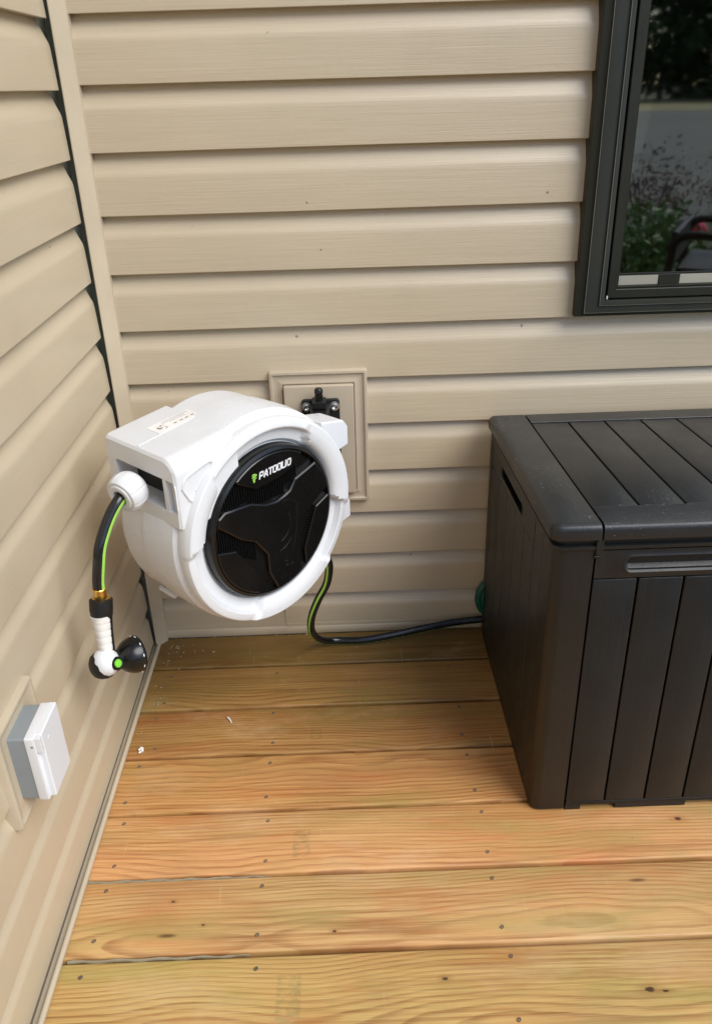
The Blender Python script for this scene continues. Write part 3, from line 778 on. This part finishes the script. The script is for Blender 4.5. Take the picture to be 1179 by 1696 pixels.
def leafp(c0, c1, c2, wd):
    C = catmull([(p[0], p[1], 0) for p in (c0, c1, c2)], 5); A_, B_ = [], []
    for i, p in enumerate(C):
        d = (C[min(i + 1, len(C) - 1)] - C[max(0, i - 1)]).normalized(); nn = Vector((-d.y, d.x, 0)) * wd * math.sin(math.pi * (.15 + .8 * i / (len(C) - 1)))
        A_.append(p + nn); B_.append(p - nn)
    ringp = A_ + B_[::-1]
    loft(bm, [[L3(p.x, p.y, .0020) for p in ringp], [L3(p.x, p.y, .0027) for p in ringp]])
leafp((-.0450, .1065), (-.0400, .1078), (-.0340, .1062), .0012)
leafp((-.0452, .1025), (-.0405, .1040), (-.0335, .1050), .0015)
leafp((-.0440, .0985), (-.0400, .0995), (-.0350, .1015), .0014)
leafp((-.0430, .0940), (-.0405, .0960), (-.0395, .0975), .0016)
build('emblem', bm, 'green', cover)
# small moulded warning triangles low on the star panel
bm = bmesh.new()
for (s, z, q) in ((.018, -.082, .004), (.019, -.092, .003), (.032, -.094, .003)):
    tube(bm, [L3(s - q, z - q, .0023), L3(s + q, z - q, .0023), L3(s, z + q, .0023), L3(s - q, z - q, .0023)], .0005, 5, smooth=False)
build('moulded_marks', bm, 'blackm', cover)
# label on top of the tunnel
bm = bmesh.new(); lf = lambda s, a, z: L3(s, ztop(s) + z, a)
def skew(s, a): return s, a
bx(bm, -.137, -.052, -.1500, -.1130, .0001, .0007, f=lf)
lab = build('paper_label', bm, 'sticker', reel)
bm = bmesh.new()
for a_, s0_, s1_ in ((-.145, -.110, -.058), (-.1415, -.112, -.058), (-.138, -.112, -.066), (-.134, -.100, -.068)):
    bx(bm, s0_, s1_, a_ - .0006, a_ + .0006, .0006, .0010, f=lf)
build('printed_lines', bm, 'inklite', lab)
bm = bmesh.new()
for i in range(3):
    a_ = i * 2.094; c_ = (-.119, -.128); zq = ztop(-.119) + .001
    tube(bm, [L3(c_[0] + .003 * math.cos(a_), zq, c_[1] + .003 * math.sin(a_)), L3(c_[0] + .008 * math.cos(a_ + .6), zq, c_[1] + .008 * math.sin(a_ + .6)), L3(c_[0] + .009 * math.cos(a_ + 1.5), zq, c_[1] + .009 * math.sin(a_ + 1.5))], .0008, 5, 4)
for s_ in (-.100, -.087, -.076, -.064): bx(bm, s_, s_ + .006, -.1240, -.1215, .0006, .0010, f=lf)
build('printed_symbols', bm, 'ink', lab)
# mounting spine: lugs that pivot on the wall bracket
bm = bmesh.new()
def lug(z0, z1, s1, a0, a1, drop):
    v = [(.165, a0, z0), (s1, a0, z0 + .012), (s1, a1, z0 + .012), (.165, a1, z0), (.165, a0, z1), (s1 - .012, a0, z1 - drop), (s1 - .012, a1, z1 - drop), (.165, a1, z1), (s1, a0, z1 - drop - .016), (s1, a1, z1 - drop - .016)]
    V = [bm.verts.new(L3(s, z, a)) for s, a, z in v]
    for q in ((0, 1, 8, 5, 4), (3, 7, 6, 9, 2), (0, 3, 2, 1), (1, 2, 9, 8), (8, 9, 6, 5), (5, 6, 7, 4), (0, 4, 7, 3)): bm.faces.new([V[i] for i in q])
lug(.050, .128, .236, -.105, -.040, .012); build('mounting_lug', bm, 'white', reel, bevel=.004, seg=3)
bm = bmesh.new(); lug(-.108, -.040, .236, -.105, -.040, .004); build('mounting_lug', bm, 'white', reel, bevel=.004, seg=3)
bm = bmesh.new(); bx(bm, .150, .200, -.150, -.060, -.10, .10, f=lambda s, a, z: L3(s, z, a)); build('spine', bm, 'white', reel, bevel=.006)
bm = bmesh.new(); tube(bm, [L3(-.141, -.140, -.175), L3(-.141, -.140, -.132)], .0055, 14, smooth=False); tube(bm, [L3(-.141, -.140, -.134), L3(-.141, -.140, -.130)], .0036, 14, smooth=False)
build('drain_peg', bm, 'peg', reel, angle=30)
bm = bmesh.new(); tube(bm, [L3(.10, -.12, -.06), L3(.13, -.13, -.10), L3(.12, -.14, -.15)], .012, 14); build('inlet_elbow', bm, 'blackm', reel)
# black wall bracket
br = empty('wall_bracket', (.424, -.021, .45), 'black plastic pivot bracket bolted to the beige mounting block', 'bracket')
bm = bmesh.new()
loft(bm, [rlp(.3855, .4640, .430, .6070, .006, -.0205), rlp(.3855, .4640, .430, .6070, .006, -.028), rlp(.3870, .4625, .4315, .6055, .006, -.0295)])
loft(bm, [rlp(.4015, .4440, .440, .6000, .005, -.029), rlp(.4040, .4420, .445, .5960, .005, -.060), rlp(.4080, .4400, .450, .5930, .005, -.120)])
bx(bm, .4085, .4365, -.062, -.026, .598, .612)
build('bracket_body', bm, 'blackm', br, bevel=.0015)
bm = bmesh.new()
lathe(bm, (.4225, -.046, .604), (0, 0, 1), [(0, .0105), (.006, .0105), (.0075, .0078), (.014, .0076), (.015, .0088), (.019, .0088), (.020, .0074), (.022, .0074), (.0235, .0088), (.030, .0088), (.0335, .0066), (.034, .002)], 24)
build('pivot_pin', bm, 'black', br, angle=40)
for xx in (.3955, .4535):
    for zz in (.5925, .448):
        bm = bmesh.new(); lathe(bm, (xx, -.0290, zz), (0, -1, 0), [(0, .0100), (.0012, .0100), (.0016, .0070), (.0016, .0062), (.0058, .0060), (.0062, .0050), (.0048, .0030)], 18, mod=None)
        build('bolt', bm, 'chrome', br, angle=35)

# ------------------------------------------------------------------ hose at the outlet, nozzle
gh = empty('garden_hose', (.10, -.47, .48), 'short black hose with lime stripe hanging from the reel outlet', 'hose')
HP = [(.136, -.432, .6155), (.1225, -.4525, .6125), (.1110, -.4705, .6060), (.0985, -.4850, .5880), (.0885, -.499, .5660), (.0815, -.511, .545), (.0765, -.518, .518), (.0715, -.520, .490), (.0700, -.5195, .474)]
bm = bmesh.new(); tube(bm, HP, .0098, 20, 8); build('hose_tube', bm, 'hose', gh)
bm = bmesh.new()
def stripe(bm, pts, r, ref, a0, a1, sub=8): tube(bm, pts, r * 1.025, 5, sub, ref=ref, arc=(a0, a1))
stripe(bm, HP, .0098, (1, -.25, 0), R(-25), R(12)); build('stripe', bm, 'green', gh)
kb = Vector((.1225, -.4525, .6135)); kd = Vector((-.52, -.82, -.22)).normalized()
bm = bmesh.new()
flut = lambda a, t: 1 - (.035 if (abs(((t * 9 / (2 * math.pi)) % 1) - .5) > .455 and -.022 < a < .0155) else 0)
lathe(bm, kb, kd, [(-.026, .012), (-.0245, .020), (-.019, .0270), (-.011, .0312), (-.002, .0328), (.008, .0320), (.0145, .0295), (.0165, .0280), (.0172, .0262), (.0160, .0245), (.0165, .0232), (.0190, .0222), (.0198, .0200), (.0188, .0130), (.0150, .0112), (.004, .0108)], 108, mod=flut)
sk = build('hose_stopper', bm, 'white', gh, angle=28)
d_, u_, v_ = frame_axes(kd)
for tt in (2.2, 4.3, 6.1):
    bm = bmesh.new(); p = kb + (u_ * math.cos(tt) + v_ * math.sin(tt)) * .0322; nn = (u_ * math.cos(tt) + v_ * math.sin(tt))
    lathe(bm, p - nn * .001, nn, [(0, .0026), (.0012, .0026)], 12)
    build('screw_hole', bm, 'grey', sk)
bm = bmesh.new()
cd = (Vector((.0690, -.5185, .4500)) - Vector((.0702, -.5195, .4750))).normalized()
lathe(bm, (.0702, -.5195, .4765), cd, [(0, .0106), (.001, .0116), (.0025, .0116), (.0035, .0105), (.018, .0105), (.0205, .0100), (.0215, .0112), (.0225, .0150), (.0270, .0158), (.0330, .0150), (.0345, .0130)], 32, mod=lambda a, t: 1 + (.03 * math.cos(6 * t) if .0034 < a < .0206 else 0))
build('brass_coupling', bm, 'brass', gh, angle=35)

nz = empty('spray_nozzle', (.066, -.54, .33), 'black and white spray nozzle with green button hanging head-right from the hose', 'spray nozzle')
T0 = Vector((.0690, -.5185, .4530)); BC = Vector((.0665, -.5445, .3440))
ax = (BC - T0)
hx = Vector((.62, .50, -.12)).normalized()         # spray direction
sidev = ax.normalized().cross(hx).normalized()
fwd = sidev.cross(ax.normalized()).normalized()
if fwd.dot(hx) < 0: fwd = -fwd
def hp(t, f, s): return T0 + ax * t + fwd * f + sidev * s
def hsec(t, f0, f1, w_, n_=24):
    out = []
    for i in range(n_):
        a = 2 * math.pi * i / n_; c_, s_ = math.cos(a), math.sin(a)
        out.append(hp(t, (f0 + f1) / 2 + (f1 - f0) / 2 * (abs(c_) ** .8) * (1 if c_ > 0 else -1), w_ * (abs(s_) ** .8) * (1 if s_ > 0 else -1)))
    return out
bm = bmesh.new()      # black spine of the handle and collar
loft(bm, [hsec(-.01, -.0155, .0155, .0155), hsec(.00, -.0180, .0180, .0175), hsec(.15, -.0190, .0170, .0170), hsec(.235, -.018, .0165, .0150), hsec(.28, -.016, .0160, .0105), hsec(.45, -.009, .0150, .0100), hsec(.7, -.003, .0150, .010), hsec(.9, .000, .0160, .010), hsec(1.02, .0, .018, .010)])
lathe(bm, BC - hx * .004 - sidev * 0, hx, [(-.0225, .002), (-.022, .012), (-.018, .0185), (-.010, .0230), (-.001, .0246), (.006, .0236), (.012, .0200), (.030, .0150)], 36)
build('body', bm, 'blackm', nz, angle=50)
bm = bmesh.new()      # white grip with finger ribs
loops = []
for i in range(40):
    t = .235 + .70 * i / 39; rib = .0008 * (1 if ((i // 1) % 6) in (0,) and 3 < i < 34 else 0)
    u = i / 39
    f0 = -.0200 + .0110 * u ** .8; f1 = .0100 + .0010 * u + (.0 if i > 3 else -.004 + .001 * i)
    if u > .82: f0 += -.006 * (u - .82) / .18
    loops.append(hsec(t, f0 + rib, f1 - rib, .0172 - .0030 * math.sin(u * 2.8) - rib))
loft(bm, loops)
build('grip', bm, 'grip', nz, angle=60)
bm = bmesh.new()
lathe(bm, BC, hx, [(-.0215, .003), (-.0205, .009), (-.017, .0158), (-.011, .0212), (-.002, .0242), (.006, .0234), (.013, .0200), (.0185, .0140), (.021, .006)], 36, mod=lambda a, t: 1.0)
bmesh.ops.translate(bm, verts=bm.verts[:], vec=Vector((.23, -.77, .59)) * .0060 + Vector((-.001, 0, .002)))
build('ball', bm, 'whiteface', nz, angle=60)
bd = (Vector((.23, -.77, .59)) * .72 + Vector((1, .05, -.10)) * .72).normalized()
bm = bmesh.new(); lathe(bm, BC + bd * .0255, bd, [(-.010, .0115), (.0022, .0112), (.0040, .0098), (.0034, .0074)], 32); build('button_rim', bm, 'black', nz, angle=40)
bm = bmesh.new(); lathe(bm, BC + bd * .0255, bd, [(.001, .0072), (.0042, .0070), (.0054, .0060), (.0058, .003)], 32); build('button', bm, 'button', nz, angle=40)
hc = BC + hx * .020
bm = bmesh.new()
lathe(bm, hc, hx, [(-.004, .0150), (.002, .0165), (.006, .0205), (.011, .0248), (.017, .0282), (.024, .0305), (.032, .0317), (.0365, .0318), (.0385, .0300), (.0390, .027), (.0375, .022), (.0375, .004)], 48)
hd = build('spray_head', bm, 'black', nz, angle=50)
bm = bmesh.new()      # white tick marks round the dial
d_, u_, v_ = frame_axes(hx)
for i in range(10):
    t = 2 * math.pi * i / 10 + .2; nn = (u_ * math.cos(t) + v_ * math.sin(t)); p = hc + hx * .0325 + nn * .0318
    tg = hx.cross(nn)
    tube(bm, [p - tg * .0022, p, p + tg * .0022], .0009, 6, 3)
build('dial_marks', bm, 'logo', hd)

# ------------------------------------------------------------------ supply hose
sh = empty('supply_hose', (.45, -.06, 0), 'black hose with lime stripe looping from the reel to behind the chest', 'hose')
SP = [(.375, -.250, .375), (.400, -.195, .352), (.417, -.170, .330), (.4265, -.162, .305), (.430, -.160, .280), (.4225, -.150, .235), (.402, -.140, .188), (.386, -.130, .140), (.381, -.112, .092), (.390, -.083, .048), (.410, -.060, .020),
      (.440, -.050, .0115), (.497, -.0520, .0115), (.569, -.044, .0170), (.643, -.031, .0235), (.718, -.020, .0300), (.777, -.018, .0345), (.84, -.018, .040), (.90, -.018, .055)]
bm = bmesh.new(); tube(bm, SP, .0088, 20, 8); build('hose_tube', bm, 'hose', sh)
bm = bmesh.new(); stripe(bm, SP, .0088, (0, -.35, -1), R(-15), R(15)); build('stripe', bm, 'green', sh)
gc = bmesh.new()
for i, (cy_, rr_) in enumerate(((-.0200, .058), (-.0215, .047), (-.0205, .036))):
    tube(gc, [(.833 + rr_ * math.cos(a * math.pi / 12), cy_, .098 + rr_ * math.sin(a * math.pi / 12)) for a in range(24)], .0095, 12, 2, closed=True)
tag(build('hose_coil', gc, 'teal'), 'teal green coiled hose peeking out behind the black chest near the floor', 'hose')

# ------------------------------------------------------------------ electrical box on the left wall
eb = empty('outlet_box', (0, -.77, .31), 'grey and white weatherproof outlet box on the left wall', 'outlet box')
def yz(x, y0, y1, z0, z1, r, n=4): return [(x, p[0], p[1]) for p in rrect(y0, y1, z0, z1, r, n)]
bm = bmesh.new()
loft(bm, [yz(-.012, -.828, -.692, .276, .441, .003), yz(.0065, -.828, -.692, .276, .441, .003), yz(.0090, -.8265, -.6935, .2775, .4395, .003), yz(.0098, -.823, -.697, .281, .436, .003), yz(.0080, -.8205, -.6995, .2835, .4335, .003), yz(.0080, -.812, -.722, .300, .427, .002)])
build('flange', bm, 'trim', eb, angle=40)
bm = bmesh.new(); loft(bm, [yz(.007, -.8025, -.7300, .3100, .4185, .003), yz(.0312, -.8025, -.7300, .3100, .4185, .003)]); 
lathe(bm, (.0190, -.768, .4180), (0, 0, 1), [(0, .0052), (.0008, .0050)], 20)
gb = build('box_body', bm, 'grey', eb, angle=40)
bm = bmesh.new()
loft(bm, [yz(.0315, -.8035, -.7290, .3090, .4195, .0025), yz(.0335, -.8042, -.7283, .3083, .4202, .003), yz(.0440, -.8042, -.7283, .3083, .4202, .003), yz(.0448, -.8035, -.7290, .3090, .4195, .003)])
build('cover_base', bm, 'boxwhite', eb, angle=40)
bm = bmesh.new()
loft(bm, [yz(.0440, -.7960, -.7283, .3083, .4202, .002), yz(.0515, -.7960, -.7283, .3083, .4202, .002), yz(.0530, -.7945, -.7298, .3098, .4187, .002)])
bx(bm, .0440, .0528, -.8036, -.796, .3950, .4196)
build('flap', bm, 'boxwhite', eb, angle=40, bevel=.0006)
bm = bmesh.new(); lathe(bm, (.0405, -.8040, .4060), (0, -1, 0), [(0, .0020), (.0008, .0018)], 10); build('hinge_pin', bm, 'grey', eb)
bm = bmesh.new(); bx(bm, .0527, .0536, -.7800, -.7740, .3985, .4000); bx(bm, .0527, .0536, -.7770, -.7755, .3950, .398); build('moulded_mark', bm, 'boxwhite', eb)

# ------------------------------------------------------------------ storage chest
cs = empty('storage_chest', (1.4, -.3, 0), 'black wood-look resin storage chest with slatted lid against the house wall', 'storage chest')
CX0, CX1, CY0, CY1 = .785, 2.02, -.576, -.018
def zt(y): return 1 + .065 * (-(y - CY1)) / .553     # the rim rises a little towards the front
def cf(x, y, z): return (x, y, z * zt(y))
def rxy(x0, x1, y0, y1, r, z, n=6): return [cf(p[0], p[1], z) for p in rrect(x0, x1, y0, y1, r, n)]
ZTOP = .5190
gap = .0032
# body: near-black core (shade in the grooves) + outer slats standing proud of it
bm = bmesh.new()
loft(bm, [rxy(CX0 + .0075, CX1 - .0135, CY0 + .0135, CY1 - .004, .004, .016), rxy(CX0 + .0075, CX1 - .0135, CY0 + .0135, CY1 - .004, .004, .505)], True, True)
build('groove_shade_core', bm, 'inside', cs, angle=40)
def panelx(bm, y0, y1, z0, z1, r=.0016, x=CX0, d=.0055):   # panel on the left end, outward = -x
    f = lambda g, dd: [cf(x + dd, p[0], p[1]) for p in rrect(y0 + g, y1 - g, z0 + g, z1 - g, .0015, 2)]
    loft(bm, [f(0, d), f(0, r), f(r * .35, r * .35), f(r, 0)])
def panely(bm, x0, x1, z0, z1, r=.0016, y=CY0, d=.0055):   # panel on the front, outward = -y
    f = lambda g, dd: [cf(p[0], y + dd, p[1]) for p in rrect(x0 + g, x1 - g, z0 + g, z1 - g, .0015, 2)]
    loft(bm, [f(0, d), f(0, r), f(r * .35, r * .35), f(r, 0)])
# front slats
XG = [.8475, .9190, .9910, 1.0610, 1.1320, 1.2030, 1.2740, 1.3450, 1.4160, 1.4870, 1.5580, 1.6290, 1.7000, 1.7710, 1.8420, 1.9130, 1.958]
for i in range(len(XG) - 1):
    bm = bmesh.new(); z0 = .0185; panely(bm, XG[i] + gap / 2, XG[i + 1] - gap / 2, z0, .4625); 
    build('front_slat', bm, 'chest', cs, angle=30)
# front upper band with the long grip recess
bm = bmesh.new()
f0, f1, b0, b1 = XG[0] + gap / 2, XG[-1] - gap / 2, .4650, .5115
hx0, hx1, hz0, hz1 = .8935, 1.90, .4745, .5015
rim = []
outer = rrect(f0, f1, b0, b1, .0015, 8); n_o = len(outer)
inner0 = rrect(hx0 - .004, hx1 + .004, hz0 - .004, hz1 + .004, .0165, 8); inner1 = rrect(hx0, hx1, hz0, hz1, .0130, 8)
inner2 = rrect(hx0 + .003, hx1 - .003, hz0 + .003, hz1 - .003, .010, 8); inner3 = rrect(hx0 + .009, hx1 - .009, hz0 + .0085, hz1 - .0085, .0045, 8)
mk = lambda ring_, y: [cf(p[0], y, p[1]) for p in ring_]
loft(bm, [mk(outer, CY0 + .0055), mk(outer, CY0), mk(inner0, CY0), mk(inner1, CY0 - .0020), mk(inner2, CY0 + .0005), mk(inner2, CY0 + .006), mk(inner3, CY0 + .012)], False, True)
build('front_band', bm, 'chest', cs, angle=30)
# corner posts: front-left (wraps), back-left
bm = bmesh.new()
r = .020
def postloop(z, g=0):
    out = [(XG[0] - gap / 2, CY0 + .006), (XG[0] - gap / 2 - g * 0, CY0 + g)]
    for i in range(8):
        t = R(270 - 90 * i / 7); out.append((CX0 + g + (r - g) + (r - g) * math.cos(t), CY0 + g + (r - g) + (r - g) * math.sin(t)))
    out += [(CX0 + g, CY0 + .066), (CX0 + .006, CY0 + .066)]
    return [cf(x_, y_, z) for x_, y_ in out]
loft(bm, [postloop(.0030, .0008), postloop(.0045), postloop(.5130), postloop(.5150, .002)])
build('corner_post', bm, 'chest', cs, angle=35)
bm = bmesh.new(); panelx(bm, CY1 - .034, CY1, .003, .512); build('corner_post', bm, 'chest', cs, angle=30)
bm = bmesh.new(); bx(bm, XG[-1] + gap / 2, CX1, CY0, CY1, .003, .512, f=cf); build('corner_post', bm, 'chest', cs, bevel=.004)
# left end slats
YG = [CY0 + .066, -.4480, -.3740, -.2960, -.2180, -.1390, CY1 - .034]
YG[0] = CY0 + .066
for i in range(len(YG) - 1):
    bm = bmesh.new(); panelx(bm, YG[i] + .0009, YG[i + 1] - .0009, .0185, .4535 if i else .512, d=.0050); build('end_slat', bm, 'chest', cs, angle=30)
bm = bmesh.new()     # end band with the hand hole
ya, yb = YG[1] + .0009, YG[-1] - .0009
outer = rrect(ya, yb, .4555, .512, .0015, 8)
i0 = rrect(-.352, -.148, .4655, .4945, .0130, 8); i1 = rrect(-.350, -.150, .4675, .4925, .0115, 8); i2 = rrect(-.347, -.153, .4700, .4900, .0090, 8)
mk = lambda ring_, x_: [cf(x_, p[0], p[1]) for p in ring_]
loft(bm, [mk(outer, CX0 + .005), mk(outer, CX0), mk(i0, CX0), mk(i1, CX0 - .0014), mk(i2, CX0), mk(i2, CX0 + .0039)], False, False)
build('end_band', bm, 'chest', cs, angle=30)
bm = bmesh.new(); loft(bm, [mk(i2, CX0 + .0036), mk(i2, CX0 + .0038)]); build('hand_hole_shade', bm, 'inside', cs)  # black sheet paints in the dark of the hand hole
# feet and base rail
bm = bmesh.new()
panely(bm, XG[0] + gap / 2, XG[-1] - gap / 2, .0105, .0180, .001)
for x0, x1 in ((XG[0] + gap / 2, .8765), (.9400, 1.0680), (1.13, 1.26), (1.33, 1.46), (1.53, 1.66), (1.73, 1.86)):
    bx(bm, x0, x1, CY0 + .0004, CY0 + .05, .0010, .0104, f=cf)
bx(bm, CX0 + .0006, CX0 + .05, CY0 + .0665, CY1 - .035, .0010, .0180, f=cf)
build('base_rail', bm, 'chest', cs, angle=30)
# rim under the lid
bm = bmesh.new()
loft(bm, [rxy(CX0 - .0015, CX1, CY0 - .0015, CY1, .019, .5135), rxy(CX0 - .0030, CX1, CY0 - .0030, CY1, .019, .5150), rxy(CX0 - .0030, CX1, CY0 - .0030, CY1, .019, .5200), rxy(CX0 + .004, CX1, CY0 + .004, CY1, .016, .5220), rxy(CX0 + .004, CX1, CY0 + .004, CY1, .016, .5290)])
build('rim', bm, 'chest', cs, angle=35)
# lid
LX0, LX1, LY0, LY1 = CX0 - .009, CX1 + .008, CY0 - .0075, CY1 + .004
lid = None
SX = [.8535, .9300, 1.0040, 1.0780, 1.1520, 1.2260, 1.3000, 1.3740, 1.4480, 1.5220, 1.5960, 1.6700, 1.7440, 1.8180, 1.8920, 1.955]
zl0, zl1 = .5320, .5560
def lidz(y): return zt(y)
def lidsec(bm, x0, x1, rl, rr_):
    """lid block between x0 and x1 with rounded free edges (rl: left end is a free edge)"""
    rv = .009; loops = []
    for g, z_ in ((0.0006, zl0), (0, zl0 + .0015), (0, zl1 - rv), (rv * .13, zl1 - rv * .5), (rv * .5, zl1 - rv * .13), (rv, zl1)):
        ring_ = []
        xx0 = x0 + (g if rl else min(g, .0012)); xx1 = x1 - (g if rr_ else min(g, .0012)); yy0 = LY0 + g; yy1 = LY1 - g
        rc = max(.018 - g, .006)
        cs_ = [(xx1, yy1, rc if rr_ else .0008, 0), (xx0, yy1, rc if rl else .0008, 90), (xx0, yy0, rc if rl else .0008, 180), (xx1, yy0, rc if rr_ else .0008, 270)]
        for (px, py, r_, a) in cs_:
            sx_ = 1 if a in (0, 270) else -1; sy_ = 1 if a in (0, 90) else -1
            for i in range(6):
                t = R(a + 90 * i / 5); ring_.append(cf(px - sx_ * r_ + r_ * math.cos(t), py - sy_ * r_ + r_ * math.sin(t), z_))
        loops.append(ring_)
    loft(bm, loops)
bm = bmesh.new(); lidsec(bm, LX0, SX[0] - .0013, True, False)
lid = build('lid', bm, 'chesttop', cs, angle=40)
bm = bmesh.new(); lidsec(bm, SX[-1] + .0013, LX1, False, True); build('lid_end', bm, 'chesttop', lid, angle=40)
# front and back rails of the lid, planks between
def rail(bm, y0, y1, front):
    x0, x1 = SX[0] + .0013, SX[-1] - .0013; rv = .009
    P = []
    if front:
        P = [(y0 + .0006, zl0), (y0, zl0 + .0015), (y0, zl1 - rv), (y0 + rv * .13, zl1 - rv * .5), (y0 + rv * .5, zl1 - rv * .13), (y0 + rv, zl1), (y1 - .001, zl1), (y1, zl1 - .001), (y1, zl0)]
    else:
        P = [(y0, zl0), (y0, zl1 - .001), (y0 + .001, zl1), (y1 - rv, zl1), (y1 - rv * .5, zl1 - rv * .13), (y1 - rv * .13, zl1 - rv * .5), (y1, zl1 - rv), (y1, zl0)]
    loft(bm, [[cf(x, y, z) for y, z in P] for x in (x0, x1)])
bm = bmesh.new(); rail(bm, LY0, -.5125, True); build('lid_front_rail', bm, 'chesttop', lid, angle=35)
bm = bmesh.new(); rail(bm, -.0760, LY1, False); build('lid_back_rail', bm, 'chesttop', lid, angle=35)
for i in range(len(SX) - 1):
    bm = bmesh.new(); x0, x1 = SX[i] + .0019, SX[i + 1] - .0019
    zz = zl1 - .0016
    f = lambda g, z_: [cf(p[0], p[1], z_) for p in rrect(x0 + g, x1 - g, -.5110 + g, -.0775 - g, .0016, 2)]
    loft(bm, [f(0, zl0), f(0, zz - .0014), f(.0005, zz - .0004), f(.0016, zz)])
    build('lid_plank', bm, 'chesttop', lid, angle=30)
bm = bmesh.new(); bx(bm, LX0 + .02, LX1 - .02, LY0 + .016, LY1 - .02, zl0 + .002, zl1 - .010, f=cf); build('lid_shade_core', bm, 'inside', lid)
bm = bmesh.new(); bx(bm, SX[0] - .0070, SX[0] + .0042, CY0 - .0045, CY0 + .010, .5060, .5305, f=cf)
bx(bm, SX[0] - .0090, SX[0] + .0030, CY0 - .0040, CY0 + .004, .5010, .5050, f=cf); build('latch_tab', bm, 'chest', cs, bevel=.001)
